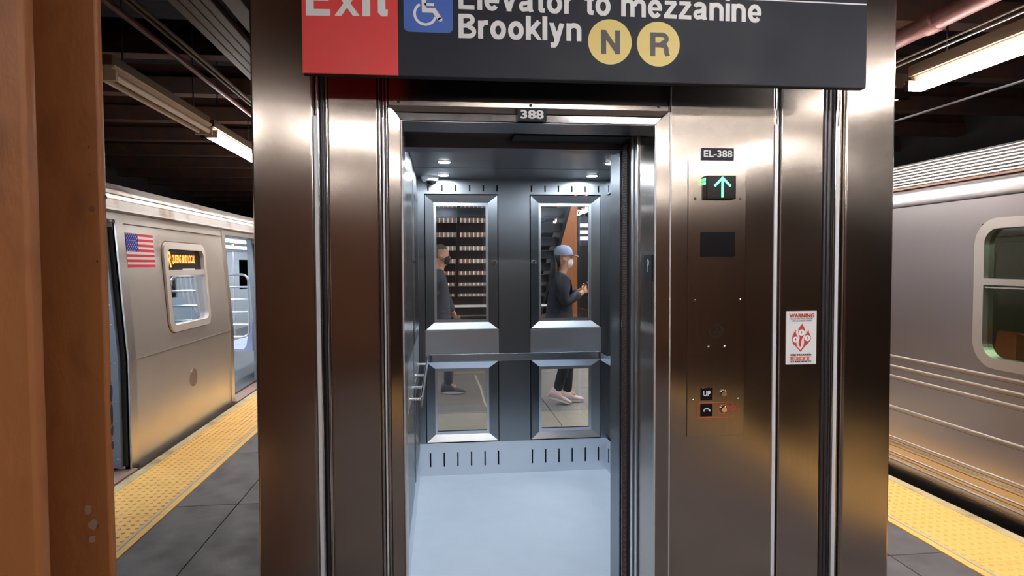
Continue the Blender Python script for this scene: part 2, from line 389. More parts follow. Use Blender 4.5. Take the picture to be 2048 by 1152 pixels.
# tactile strips: tiles with truncated domes, cream outer edge, thin pale line near the inner border
def strip(label, xo, xi, s):
    st = thing('tactile_strip', label, 'edge strip', ((xo+xi)/2, 3, 0))
    lo, hi = min(xo, xi), max(xo, xi)
    a, b_ = (lo+.075, hi) if s < 0 else (lo, hi-.075)
    T = .61; me = None; y = -3.05
    n = 0
    while y < 20 and n < 60:
        if me is None:
            b = B(); b.bbox(a, b_-.0, 0, T-.003, -.018, .006, c=.0015)
            nx = 9; ny = 10
            for i in range(nx):
                for j in range(ny):
                    cx = a+.03+(b_-a-.11)*i/(nx-1) if s > 0 else a+.03+(b_-a-.11)*i/(nx-1)
                    if s > 0: cx += .05
                    cy = .0305+T*j/ny
                    b.tube([(cx, cy, .005), (cx, cy, .0115)], [.0125, .0085], 8)
            o = b.build('tile', yellow_m, None, org=(a, 0, 0)); me = o.data
            o.parent = st; o.location = Vector((a, y, 0))-ORG[st.name]
        else:
            o = bpy.data.objects.new('tile', me); C.objects.link(o); o.parent = st; o.location = Vector((a, y, 0))-ORG[st.name]
        y += T; n += 1
    yy0, yy1 = -3.05, 20.5
    if s < 0: box('edge_band', edge_m, st, xo, xo+.072, yy0, yy1, -.018, .006); box('pale_line', line_m, st, xi-.062, xi-.044, yy0, yy1, .0, .0095)
    else: box('edge_band', edge_m, st, xo-.072, xo, yy0, yy1, -.018, .006); box('pale_line', line_m, st, xi+.044, xi+.062, yy0, yy1, .0, .0095)
strip('yellow tactile edge strip beside the standing train on the left', XL, -1.775, -1)
strip('yellow tactile edge strip beside the passing train on the right', XR, 2.73, 1)
struct('floor_track', B().box(-6.4, XL, Y0, Y1, -1.3, -1.15).box(XR, 7.4, Y0, Y1, -1.3, -1.15), track_m)
struct('wall_left', B().box(-6.5, -6.4, Y0, Y1, -1.3, 4.3), wall_m)
struct('wall_right', B().box(7.4, 7.5, Y0, Y1, -1.3, 4.3), wall_m)
struct('wall_back', B().box(-6.5, 7.5, Y1, Y1+.1, -1.3, 4.3), wall_m)
struct('wall_front', B().box(-6.5, 7.5, Y0-.1, Y0, -1.3, 4.3), endwall_m)
ce = struct('ceiling', B().box(-6.5, 7.5, Y0, Y1, 4.1, 4.3), ceil_m)
for k in range(25):
    y = 4.5+1.3*(k-10)
    if Y0+.3 < y < Y1: 
        b = B()
        for (a, c_) in ((-6.4, -.75), (1.85, 7.4)) if 2.3 < y < 5.2 else ((-6.4, 7.4),):
            b.box(a, c_, y, y+.15, 3.4, 3.42); b.box(a, c_, y+.068, y+.082, 3.42, 3.72); b.box(a, c_, y, y+.15, 3.56, 3.58)
            b.box(a, c_, y-.01, y, 3.4, 3.57)
        b.build('ceiling_beam', beam_m, ce)

# ================================================================ COLUMNS
def column(x, y, label, full=True, group=None, ft=.036, bt=.022):
    """steel H column, flanges facing along the platform"""
    t = thing('steel_column', label, 'column', (x, y, 0), group)
    hw, dp = .15, .262
    def flange(y0, y1, r):
        pts = [(x-hw+r, y0), (x+hw-r, y0)]+[(x+hw-r+r*math.sin(a), y0+r-r*math.cos(a)) for a in (PI/6, PI/3, PI/2)]
        pts += [(x+hw-r*(1-math.cos(a)), y1-r+r*math.sin(a)) for a in (0, PI/6, PI/3, PI/2)]
        pts += [(x-hw+r, y1), (x-hw, y1-r), (x-hw, y0+r)]
        return pts
    B().prism(flange(y, y+ft, .008), 0, 3.4).build('flange', paint_brown, t, smooth=True)
    B().prism(flange(y+dp-bt, y+dp, .006), 0, 3.4).build('flange', paint_brown, t, smooth=True)
    box('web', paint_brown, t, x-.008, x+.008, y+ft, y+dp-bt, 0, 3.4)
    b = B(); b.box(x-.17, x+.17, y-.04, y+dp+.04, 0, .02); b.build('base_plate', paint_brown, t)
    b = B()
    for zz in [z*.15+.1 for z in range(22)]:
        if full: b.dome((x-.09, y, zz), .012, .008); b.dome((x+.02, y+dp-bt, zz+.03), .004, .003)
    if full: b.build('rivets', paint_brown, t, smooth=True)['kind'] = 'stuff'
    return t
column(-.85, 1.178, 'orange-brown painted steel column filling the left edge of the view')
col0 = bpy.data.objects['steel_column']
chip_dark = mat('old_dark_paint', (.03, .022, .03), .6); chip_pale = mat('tape_residue', (.30, .20, .16), .3); chip_rust = mat('rust_spot', (.16, .055, .03), .8)
random.seed(5)
def chip(name, mm, x, y, z, w, h, ax='y'):
    n_ = 9; p = [(w*math.cos(2*PI*i/n_)*random.uniform(.6, 1.1), h*math.sin(2*PI*i/n_)*random.uniform(.6, 1.1)) for i in range(n_)]
    if ax == 'y': B().prism([(x+a, z+c) for a, c in p], y-.0006, y+.001, 'y').build(name, mm, col0)
    else: B().prism([(y+a, z+c) for a, c in p], x-.001, x+.0006, 'x').build(name, mm, col0)
FY = 1.178+.262-.022
for (x, z, w, h, mm) in ((-.735, 1.055, .010, .013, chip_pale), (-.745, 1.09, .009, .012, chip_pale), (-.738, 1.025, .009, .010, chip_pale), (-.726, 1.052, .003, .006, chip_rust),
                         (-.722, 1.845, .002, .003, chip_dark), (-.722, 1.79, .002, .002, chip_dark), (-.712, 1.61, .002, .004, chip_dark), (-.72, 1.72, .006, .009, chip_rust)):
    chip('paint_chip', mm, x, FY, z, w, h)
for (z, h) in ((1.33, .02), (1.285, .024), (1.25, .012), (1.745, .006), (1.22, .010)): chip('paint_chip', chip_dark, -.70, 1.178+.262-.006, z, .006, h, 'x')
column(2.12, 10.6, 'brown painted steel column seen through the right cab window behind the stair', False)
for (cx, cy, wd) in ((-.85, -3.6, 'near left'), (2.12, -3.6, 'near right'), (-.85, -8, 'far left'), (2.12, -8, 'far right')):
    column(cx, cy, 'brown painted steel column behind the viewer, %s of four' % wd, False, 'columns behind the viewer')

# ================================================================ LIGHT FIXTURES, PIPES
def fixture(x, y0, y1, label, lit=True, group='fluorescent fixtures above the platform edge', z=2.72, dz=0, tubes=2, side=1):
    t = thing('tube_light_fixture', label, 'light fixture', (x, (y0+y1)/2, z), group)
    ya, yb = y0+.02, y1-.02
    # housing, a shallow trapezoid with lips
    rw_ = .065 if not lit else .032
    B().prism([(x-rw_*.6, z+.035), (x+rw_*.6, z+.035), (x+rw_, z+.06), (x+rw_, z+.066), (x-rw_, z+.066), (x-rw_, z+.06)], ya, yb, 'y').build('reflector', conduit_m if lit else paint_tan, t)
    B().prism([(x-.05, z+.066), (x+.05, z+.066), (x+.05, z+.13), (x-.05, z+.13)], ya, yb, 'y').build('housing', conduit_m, t)
    for yy in (ya, yb-.03): B().box(x-.07, x+.07, yy, yy+.03, z-.03, z+.036).build('lamp_holder', steel_bright if lit else paint_tan, t)
    for k in range(tubes):
        xx = x+(k-.5)*.085 if tubes == 2 else x
        B().tube([(xx, ya+.03, z), (xx, yb-.03, z)], .019, 12).build('tube', tube_m if lit else tube_off, t, smooth=True)
    for yy in (ya+.25, yb-.25): B().tube([(x, yy, z+.13), (x, yy, 4.1)], .006, 6).build('hanger_rod', steel_dark, t)
    return t
ys = 4.45
fixture(-2.1, 2.72, 4.1, 'unlit tube fixture hidden behind the brown column', False, z=2.78)
fixture(-2.1, 4.3, 6.06, 'unlit beige tube fixture hanging above the left train, beside the brown column', False, z=2.80, group='left row of tube fixtures')
fixture(-2.1, 6.12, 7.62, 'lit white tube fixture hanging above the left train, beside the steel enclosure', True, z=2.80, group='left row of tube fixtures')
for k in range(5):
    fixture(-2.1, 7.8+1.55*k, 9.3+1.55*k, 'lit tube fixture above the left platform edge, %s beyond the elevator' % ('first', 'second', 'third', 'fourth', 'fifth', 'sixth', 'seventh')[k], True, z=2.80, group='far left row of tube fixtures')
for k in range(5):
    fixture(-2.1, -.6-1.55*k, .9-1.55*k, 'tube fixture above the left platform edge, %s behind the viewer' % ('first', 'second', 'third', 'fourth', 'fifth', 'sixth', 'seventh')[k], k % 2 == 1, z=2.80, group='left tube fixtures behind the viewer')
fixture(2.98, 2.22, 3.80, 'lit pair of white tubes above the right train, largest in view', True, z=2.70)
fixture(2.98, 3.90, 5.4, 'lit tube fixture just showing beside the enclosure on the right', True, z=2.70)
for k in range(7):
    fixture(2.98, 5.5+1.6*k, 7.0+1.6*k, 'lit tube fixture above the right platform edge, %s beyond the elevator' % ('first', 'second', 'third', 'fourth', 'fifth', 'sixth', 'seventh')[k], True, z=2.70, group='far right row of tube fixtures')
for k in range(6):
    fixture(2.98, .6-1.6*k, 2.1-1.6*k, 'tube fixture above the right platform edge, %s behind the viewer' % ('first', 'second', 'third', 'fourth', 'fifth', 'sixth', 'seventh')[k], k % 2 == 0, z=2.70, group='right tube fixtures behind the viewer')
for (x, y, w_) in ((1.7, .10, 'nearest'), (1.15, -2.0, 'second'), (-.45, -2.0, 'leftmost')):  # unseen cross fixtures added for bright bands in the steel and sign light
    t = fixture(x, y-.75, y+.75, 'lit tube fixture set across the platform behind the viewer, %s of three' % w_, True, z=2.98)
    t.rotation_euler = (0, 0, PI/2); t['group'] = 'added cross tube fixtures behind the viewer'
for k in range(4):  # unseen row added to light the stair and floor past the cab windows
    fixture(1.85, 5.9+1.6*k, 7.4+1.6*k, 'lit tube fixture over the middle of the platform, %s beyond the elevator' % ('first', 'second', 'third', 'fourth', 'fifth', 'sixth', 'seventh')[k], True, z=2.98, group='middle tube fixtures beyond the elevator')
t = tag(B().tube([(2.86, -8, 3.0), (2.86, 22, 3.0)], .055, 16).build('pipe', pipe_m, None, org=(2.86, 7, 3.0), smooth=True), 'maroon painted pipe with a coupling, high on the right above the tubes', 'pipe')
for y in (3.5, -1, 8): B().tube([(2.86, y-.05, 3.0), (2.86, y-.04, 3.0), (2.86, y+.04, 3.0), (2.86, y+.05, 3.0)], [.058, .066, .066, .058], 16).build('coupling', pipe_m, t, smooth=True)
# thin conduit lines above the right tubes
b = B().tube([(2.80, -8, 2.835), (2.80, 22, 2.835)], .007, 8).tube([(2.82, -8, 2.815), (2.82, 22, 2.815)], .007, 8)
tag(b.build('conduit', tribs, None, org=(2.8, 5, 2.83)), 'pair of thin bright conduits just above the right tube lights', 'conduit')
b = B().tube([(3.2, -8, 2.6), (3.2, 22, 2.6)], .007, 8)
tag(b.build('cable', steel_dark, None, org=(3.2, 5, 2.6)), 'thin dark cable under the right tube lights', 'cable')
# wide tray of four ducts and the thin conduits on the left
t = thing('cable_tray', 'wide bronze tray of parallel ducts high on the left', 'cable tray', (-1.42, 6, 3.1))
for k in range(4):
    x = -1.53+.062*k; box('duct', conduit_m, t, x, x+.058, -8, 22, 3.1, 3.15, bev=.006)
tag(box('duct', conduit_m, None, -1.24, -1.13, -8, 22, 3.12, 3.2, bev=.004, org=(-1.2, 6, 3.1)), 'second bronze duct beside the steel enclosure, top left', 'duct')
b = B().tube([(-1.72, -8, 3.1), (-1.72, 22, 3.1)], .012, 8).tube([(-1.76, -8, 3.1), (-1.76, 22, 3.1)], .012, 8)
tag(b.build('conduit', conduit_m, None, org=(-1.74, 5, 3.1), smooth=True), 'pair of thin dark conduits left of the wide bronze tray', 'conduit')
tag(B().tube([(-1.9, -8, 3.12), (-1.9, 22, 3.12)], .022, 10).build('pipe', pipe_m, None, org=(-1.9, 5, 3.12), smooth=True), 'thin reddish pipe left of the thin dark conduits', 'pipe')

# ================================================================ ELEVATOR ENCLOSURE
F = 2.35
EB = 5.05          # back of the shaft
EX0, EX1 = -.661, 1.771
en = thing('elevator_enclosure', 'brushed stainless elevator shaft enclosure standing mid-platform', 'elevator', (.555, 3.7, 0))
TOP = 3.4
def bull(x0, x1, y0, y1, rl, rr, z0=0, z1=TOP):
    """vertical panel whose front edges are rounded"""
    pts = [(x0, y1)]
    pts += [(x0+rl*(1-math.cos(a)), y0+rl*(1-math.sin(a))) for a in [PI/2*i/6 for i in range(7)]] if rl else [(x0, y0)]
    pts += [(x1-rr*(1-math.sin(a)), y0+rr*(1-math.cos(a))) for a in [PI/2*i/6 for i in range(7)]] if rr else [(x1, y0)]
    pts += [(x1, y1)]
    return B().prism(pts, z0, z1)
bull(EX0, -.447, F, F+.3, .008, .012).build('corner_post', steel, en, smooth=True)
bull(1.562, EX1, F, F+.3, .012, .008).build('corner_post', steel, en, smooth=True)
# recessed channels with half-round trims
def channel(x0, x1, parts, mtl=steel_dark):
    box('channel_back', mtl, en, x0, x1, F+.035, F+.04, 0, TOP)
    for (cx, r, yy, mm) in parts:
        B().tube([(cx, F+yy, 0), (cx, F+yy, TOP)], r, 16).build('trim_tube', mm, en, smooth=True)
channel(-.447, -.398, ((-.437, .0085, .022, steel_bright), (-.417, .007, .026, steel_dark), (-.404, .006, .012, steel_bright)))
channel(-.226, -.186, ((-.219, .006, .016, steel_bright), (-.205, .006, .022, steel_bright), (-.193, .006, .014, steel_bright)))
channel(1.274, 1.304, ((1.281, .0065, .010, steel_bright), (1.297, .005, .02, steel_bright)))
channel(1.475, 1.562, ((1.486, .008, .012, steel_dark), (1.510, .012, .026, steel_dark), (1.532, .010, .012, steel_bright), (1.551, .009, .02, steel)))
line_grey = mat('pale_joint_edge', (.60, .58, .60), .35, .4)
strip_m = mat('pale_edge_strip', (.86, .88, .95), .3, .3)
for (cx, w_, yy) in ((-.441, .012, -.001), (-.206, .005, .004), (1.281, .013, -.001), (1.5345, .014, .001)):
    box('edge_strip', strip_m, en, cx-w_/2, cx+w_/2, F+yy, F+.03, 0, 2.13)
box('edge_strip', line_grey, en, .8585, .8620, F-.002, F+.03, 0, 2.168)
bull(-.398, -.226, F+.004, F+.04, .004, .004).build('front_panel', steel, en, smooth=True)
bull(1.304, 1.475, F+.004, F+.04, .004, .004).build('front_panel', steel, en, smooth=True)
bull(.863, 1.274, F+.002, F+.04, .003, .003).build('front_panel', steel, en, smooth=True)
bull(-.186, .855, F+.006, F+.04, .002, .002, 2.172, TOP).build('transom_panel', steel, en, smooth=True)
box('joint_strip', steel_bright, en, .855, .8585, F-.001, F+.03, 0, TOP)
for (x, z) in ((-.15, 2.187), (.33, 2.183), (.815, 2.19), (-.15, 2.6), (.815, 2.6)): B().dome((x, F+.006, z), .006, .003, n=12).build('screw', steel_dark, en, smooth=True)
# door frame: splayed jambs and head
JX0, JX1, HZ = -.139, .804, 2.122
j = B().prism([(-.186, F-.004), (-.172, F-.004), (JX0, F+.012), (JX0, F+.20), (-.186, F+.20)], 0, 2.14); 
b = B()
def frame_part(name, pts_outer_inner, mtl=steel): pass
# left jamb, right jamb, head with mitred corners (front splayed inward)
def splay(name, q, mtl):      # q: four (x,z) corners outer-outer-inner-inner ; outer pair flush, inner pair set back
    (a, b1, c, d) = q
    v = [(a[0], F-.004, a[1]), (b1[0], F-.004, b1[1]), (c[0], F+.014, c[1]), (d[0], F+.014, d[1])]
    v += [(a[0], F+.2, a[1]), (b1[0], F+.2, b1[1]), (c[0], F+.2, c[1]), (d[0], F+.2, d[1])]
    return B().add(v, [(0, 1, 2, 3), (4, 7, 6, 5), (0, 4, 5, 1), (1, 5, 6, 2), (2, 6, 7, 3), (3, 7, 4, 0)]).build(name, mtl, en)
splay('door_jamb', ((-.186, 2.172), (-.186, 0), (JX0, 0), (JX0, HZ)), steel)
splay('door_jamb', ((.855, 0), (.855, 2.172), (JX1, HZ), (JX1, 0)), steel)
splay('door_head', ((.855, 2.172), (-.186, 2.172), (JX0-.022, HZ+.026), (JX1+.022, HZ+.026)), steel)
B().add([(JX0-.022, F+.0070, HZ+.026), (JX1+.022, F+.0070, HZ+.026), (JX1, F+.006, HZ+.001), (JX0, F+.006, HZ+.001), (JX0-.022, F+.2, HZ+.026), (JX1+.022, F+.2, HZ+.026), (JX1, F+.2, HZ+.001), (JX0, F+.2, HZ+.001)],
        [(0, 1, 2, 3), (4, 7, 6, 5), (0, 4, 5, 1), (1, 5, 6, 2), (2, 6, 7, 3), (3, 7, 4, 0)]).build('head_bevel', steel_bright, en)
box('head_soffit', steel_soffit, en, JX0, JX1, F+.016, F+.2, HZ-.002, HZ+.001)
box('jamb_edge', line_grey, en, JX0-.004, JX0+.001, F+.008, F+.016, 0, HZ)
box('jamb_edge', line_grey, en, JX1-.001, JX1+.004, F+.008, F+.016, 0, HZ)
box('door_sill', steel_bright, en, JX0, JX1, F+.02, F+.44, -.018, .002)
# shaft walls, roof and the glazed rear
box('side_wall', steel, en, EX0+.001, EX0+.03, F+.3, EB, 0, TOP)
box('side_wall', steel, en, EX1-.03, EX1-.001, F+.3, EB, 0, TOP)
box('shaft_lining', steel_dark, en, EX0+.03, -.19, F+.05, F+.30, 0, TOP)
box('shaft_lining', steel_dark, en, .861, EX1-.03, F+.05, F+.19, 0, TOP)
box('shaft_top', steel_dark, en, EX0+.03, EX1-.03, F+.05, EB, 3.3, TOP)
box('track_header', steel_dark, en, JX0-.04, 1.5, F+.215, F+.41, 2.145, 2.30)
box('track_bracket', black, en, .30, .80, F+.26, F+.42, 2.125, 2.15)
for (x0, x1) in ((EX0+.03, EX0+.12), (EX1-.12, EX1-.03)): box('rear_post', steel, en, x0, x1, EB-.09, EB, 0, TOP)
box('rear_rail', steel, en, EX0+.12, EX1-.12, EB-.05, EB, 2.35, 2.5)
box('rear_glass', glass_cab, en, EX0+.12, EX1-.12, EB-.03, EB-.02, 0, 2.35)
box('rear_panel', steel, en, EX0+.12, EX1-.12, EB-.04, EB-.01, 2.5, TOP)

# sliding doors parked on the right
dr = thing('elevator_door', 'brushed steel landing door leaves slid open into the right side', 'door', (1.1, F+.25, 0))
box('door_leaf', steel_cab_light, dr, JX1-.008, JX1+.45, F+.207, F+.235, .01, 2.14, bev=.003)
box('door_leaf', steel_cab_light, dr, JX1-.014, JX1+.44, F+.25, F+.275, .01, 2.14, bev=.003)
cd = thing('cab_door', 'open inner cab door leaves with a dark perforated edge', 'door', (1.05, F+.35, 0))
box('door_leaf', black, cd, JX1-.012, JX1+.43, F+.283, F+.310, .01, 2.13)  # black slab standing in for the shaded gap between the door sets
box('door_leaf', mat('dark_rubber_edge', (.075, .045, .035), .6), cd, JX1-.020, JX1+.43, F+.315, F+.375, .01, 2.11, bev=.002)
b = B()
for i in range(180):
    for k in range(3):
        z = .1+i*.011; y = F+.325+k*.018+(i % 2)*.009
        b.box(JX1-.0215, JX1-.0195, y, y+.005, z, z+.005)
b.build('perforations', black, cd, kind='stuff')
box('edge_trim', steel_bright, cd, JX1-.022, JX1-.016, F+.375, F+.379, .01, 2.12)

# ================================================================ CAB
cb = thing('elevator_cab', 'open elevator cab with grey floor and two rear windows', 'elevator cab', (.55, 3.8, 0))
CX0, CX1, CY0, CY1, CZ = -.178, 1.262, 2.78, 4.82, 2.24
box('cab_floor', cabfloor_m, cb, CX0, CX1, CY0-.0, CY1, -.018, .004)
box('cab_ceiling', steel_soffit, cb, CX0-.03, CX1+.03, CY0, CY1+.03, CZ, CZ+.03)
box('ceiling_joint', black, cb, CX0, CX1, 4.28, 4.284, CZ-.001, CZ+.001)
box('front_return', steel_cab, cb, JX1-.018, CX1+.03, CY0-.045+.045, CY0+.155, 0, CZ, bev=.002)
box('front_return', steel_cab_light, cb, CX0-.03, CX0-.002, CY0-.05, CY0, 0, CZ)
box('cab_transom', steel_soffit, cb, CX0, CX1, CY0-.02, CY0+.09, 2.098, CZ)
def slot_band(z0, z1, s0, s1, x0, x1, y, mtl, xs, w=.011):
    """a band with true vertical slots; dark cavity behind"""
    b = B(); b.box(x0, x1, y, y+.006, z0, s0); b.box(x0, x1, y, y+.006, s1, z1)
    e = x0
    for x in sorted(xs): b.box(e, x-w/2, y, y+.006, s0, s1); e = x+w/2
    b.box(e, x1, y, y+.006, s0, s1)
    # rounded slot ends
    for x in xs:
        for (zc, sg) in ((s0, 1), (s1, -1)):
            for sd in (-1, 1):
                pts = [(x+sd*w/2, zc), (x+sd*w/2, zc+sg*w/2)]+[(x+sd*w/2*math.cos(a), zc+sg*(w/2-w/2*math.sin(a))) for a in (PI/8, PI/4, 3*PI/8, PI/2)]
                b.prism(pts, y, y+.006, 'y')
    o = b.build('slotted_band', mtl, cb)
    box('slot_cavity', black, cb, x0, x1, y+.03, y+.035, z0, z1)
    return o
xs = [-.097+.103*i for i in range(6)]+[.679+.1036*i for i in range(6)]
slot_band(.004, .25, .070, .180, CX0, CX1, CY1, steel_cab_light, xs)
slot_band(2.128, CZ, 2.146, 2.196, CX0, CX1, CY1, steel_cab, xs)
for (x0, x1) in ((CX0-.03, -.128), (.426, .664), (1.217, CX1+.03)): box('wall_stile', steel_cab, cb, x0, x1, CY1-.001, CY1+.02, .25, 2.128)
for (x0, x1) in ((-.126, .424), (.666, 1.215)):
    box('mid_panel', steel_cab_light, cb, x0, x1, CY1-.012, CY1+.02, .874, 1.108, bev=.001)
    for (z0, z1, g0, g1) in ((1.114, 2.116, 1.187, 2.040), (.262, .868, .338, .795)):
        fr = B(); gx0, gx1 = x0+.086, x1-.092
        # four mitred splayed rails
        o_ = [(x0+.006, z0), (x1-.006, z0), (x1-.006, z1), (x0+.006, z1)]
        i_ = [(gx0-.018, g0-.022), (gx1+.018, g0-.022), (gx1+.018, g1+.022), (gx0-.018, g1+.022)]
        wf = B()
        wf.box(x0-.002, x1+.002, CY1+.012, CY1+.016, z0-.004, z0+.008).box(x0-.002, x1+.002, CY1+.012, CY1+.016, z1-.008, z1+.004)
        wf.box(x0-.002, x0+.012, CY1+.012, CY1+.016, z0, z1).box(x1-.012, x1+.002, CY1+.012, CY1+.016, z0, z1)
        w = wf.build('window_frame', black, cb)
        for k in range(4):
            a, b2 = o_[k], o_[(k+1) % 4]; c, d = i_[(k+1) % 4], i_[k]
            v = [(a[0], CY1-.012, a[1]), (b2[0], CY1-.012, b2[1]), (c[0], CY1+.004, c[1]), (d[0], CY1+.004, d[1])]
            v += [(p[0], CY1+.02, p[1]) for p in (a, b2, c, d)]
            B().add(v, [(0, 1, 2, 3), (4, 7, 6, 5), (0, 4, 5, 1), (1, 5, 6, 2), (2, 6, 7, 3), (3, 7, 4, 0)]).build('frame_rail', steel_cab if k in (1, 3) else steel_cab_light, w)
        b = B(); ring(b, [(gx0-.018, g0-.022), (gx1+.018, g0-.022), (gx1+.018, g1+.022), (gx0-.018, g1+.022)],
                      [(gx0, g0), (gx1, g0), (gx1, g1), (gx0, g1)], CY1+.006, CY1+.03, 'y')
        b.build('inner_stop', steel_cab_light, w)
        box('glass_pane', glass_cab, w, gx0-.002, gx1+.002, CY1+.016, CY1+.022, g0-.002, g1+.002)
        if z0 > 1:
            lx = .388 if x0 < 0 else .697
            b = B().tube([(lx, CY1-.012, 1.614), (lx, CY1-.026, 1.614)], [.019, .017], 20); b.build('lock', steel_bright, w, smooth=True)
            B().box(lx-.0035, lx+.0035, CY1-.0268, CY1-.0258, 1.602, 1.622).build('keyhole', black, w)
# handrail on the back wall: flat bar with stand-offs
b = B().bbox(-.094, 1.193, CY1-.075, CY1-.065, .880, .935, c=.002); hr = b.build('handrail', steel_rail, cb)
for x in (-.096, 1.178): B().box(x, x+.017, CY1-.077, CY1-.02, .884, .931).build('rail_end', steel_dark, hr)
for x in (-.01, .27, .82, 1.10): B().tube([(x, CY1-.066, .907), (x, CY1-.01, .907)], .008, 10).build('bracket', steel_bright, hr)
# side walls
def side(x, s):
    """cab side wall at x; s=+1 when it faces +X"""
    def bx(name, mm, y0, y1, z0, z1, t0=.0, t1=-.02, bev=0, par=None):
        a, c = x+s*t0, x+s*t1
        return box(name, mm, par or cb, min(a, c), max(a, c), y0, y1, z0, z1, bev=bev)
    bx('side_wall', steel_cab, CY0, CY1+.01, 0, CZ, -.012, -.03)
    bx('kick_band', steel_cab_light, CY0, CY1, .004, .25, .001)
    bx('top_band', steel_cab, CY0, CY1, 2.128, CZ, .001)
    for (y0, y1) in ((CY0+.16, 3.78), (3.93, 4.66)):
        for (z0, z1) in ((1.114, 2.116), (.262, .868)):
            bx('panel_gap', black, y0-.006, y1+.006, z0-.006, z1+.006, -.002, -.012)
            w = bx('side_frame', steel_cab, y0, y1, z0, z1, .010, -.01, bev=.004)
            bx('side_glass', glass_cab if False else blackgloss, y0+.09, y1-.09, z0+.08, z1-.08, .0115, .009, par=w)
        bx('mid_panel', steel_cab_light, y0, y1, .874, 1.108, .006)
        
    a = x+s*.062
    b = B().bbox(min(a, a+s*.01), max(a, a+s*.01), 3.3 if s > 0 else 3.6, 4.72, .870, .925, c=.002); h = b.build('handrail', steel_cab_light, cb)
    for y in ((3.33, 3.65, 4.05, 4.5) if s > 0 else (3.7, 4.2, 4.65)):
        B().tube([(x, y, .905), (a+s*.004, y, .905)], .008, 10).tube([(a+s*.004, y, .906), (a+s*.004, y, .86)], .006, 8).build('bracket', steel_bright, h, smooth=True)
side(CX0, 1); side(CX1, -1)
box('key_switch', steel_bright, cb, CX0+.008, CX0+.03, 3.86, 3.88, 1.61, 1.63, bev=.003)
# slots on the right wall's two ends
for y in (4.66, 4.76):
    for (z0, z1) in ((.07, .18), (2.146, 2.196)): box('wall_slot', black, cb, CX1-.003, CX1-.0005, y, y+.011, z0, z1)
# downlights
for (x, y) in ((.02, 4.03), (.018, 4.62), (1.075, 4.0), (1.09, 4.58), (.02, 3.3), (1.075, 3.3)):
    d = B().tube([(x, y, CZ-.004), (x, y, CZ)], [.045, .048], 24).build('downlight', steel_bright, cb, smooth=True)
    B().disc((x, y, CZ-.0065), .037, 'z', .003).build('lens', cablight_m, d)
    l = bpy.data.lights.new('downlight_lamp', 'AREA'); l.shape = 'DISK'; l.size = .07; l.energy = CABL; l.color = (.80, .90, 1.0)
    o = bpy.data.objects.new('downlight_lamp', l); C.objects.link(o); o.location = (x, y, CZ-.012)
# dome camera in the corner
sc = thing('dome_camera', 'small white dome security camera at the cab ceiling corner', 'camera', (-.08, 4.74, CZ-.02))
B().tube([(-.08, 4.74, CZ), (-.08, 4.74, CZ-.03)], [.065, .055], 20).build('housing', white_paint, sc, smooth=True)
B().dome((-.07, 4.735, CZ-.028), .038, .03, (0, 0, -1), 16, 5).build('dome', blackgloss, sc, smooth=True)

# ================================================================ SIGNS ON THE FACE
# overhead sign
SY = 2.17; SB = 2.226
X = lambda px: (px-883.6)*SY/1280 * 1.0
sg = thing('overhead_sign', 'black and red overhead direction sign hanging before the elevator', 'sign', (.55, SY+.025, SB))
def sxw(px, py=80):
    """world x and z on the sign plane of a point read in the photograph"""
    d = ((px-1024)/1280*r2 - (py-576)/1280*u2 + fwd); t_ = SY/d.y; p = Vector((0, 0, 1.6))+d*t_; return p.x, p.z
xa, xb, xc = sxw(604.5, 120)[0], sxw(796.5, 120)[0], sxw(1733, 120)[0]
box('black_panel', sign_black, sg, xb, xc, SY, SY+.03, SB, 2.75, bev=.0015)
box('red_panel', sign_red, sg, xa, xb, SY, SY+.03, SB, 2.75, bev=.0015)
box('underside_lip', black, sg, xa+.002, xc-.002, SY+.001, SY+.029, SB-.002, SB-.0002)
for x in (xa+.1, xc-.1): box('hanger', steel_dark, sg, x, x+.03, SY+.03, F, 2.62, 2.66)
def st(name, s, mt_, px0, px1, pyb, caph, bold=.03, ref='H'):
    x0, z0 = sxw(px0, pyb); x1, _ = sxw(px1, pyb)
    return text(name, s, mt_, sg, x0, x1, z0, caph, SY, bold=bold, ref=ref)
PX = SY/1280
q_ = lambda px, py: sxw(px, py)
def row(s_, px0, px1, py0, py1, cap, w, gap=.085):
    (x0, z0), (x1, z1) = sxw(px0, py0), sxw(px1, py1)
    grot('lettering', s_, white_paint, sg, x0, x1, z0, z1, cap*PX, SY, w, gap)
row('Exit', 611.5, 775.5, 31, 33, 66, .21)
row('Elevator to mezzanine', 917, 1523, 18, 45.5, 48, .19, .075)
row('Brooklyn', 917, 1163, 76, 82.8, 47, .20, .075)
x0, z0 = sxw(1366, 5); b = B(); stroke(b, [q_(1150, -17), q_(1732.5, 9.2)], 2.6*PX, SY); b.build('white_rule', white_paint, sg)
for (cxp, cyp, L_, a, b2) in ((1219.8, 84, 'N', 1202, 1240), (1316.5, 88.5, 'R', 1300, 1338)):
    cx, cz = sxw(cxp, cyp)
    d = B().tube([(cx, SY-.0012, cz), (cx, SY, cz)], 45*PX, 56).build('route_disc', sign_yellow, sg)
    x0, zb = sxw(a, cyp+23.5); x1, _ = sxw(b2, cyp+23.5)
    grot('lettering', L_, letter_grey, d, x0, x1, zb, zb, 47*PX, SY-.0012, .20)
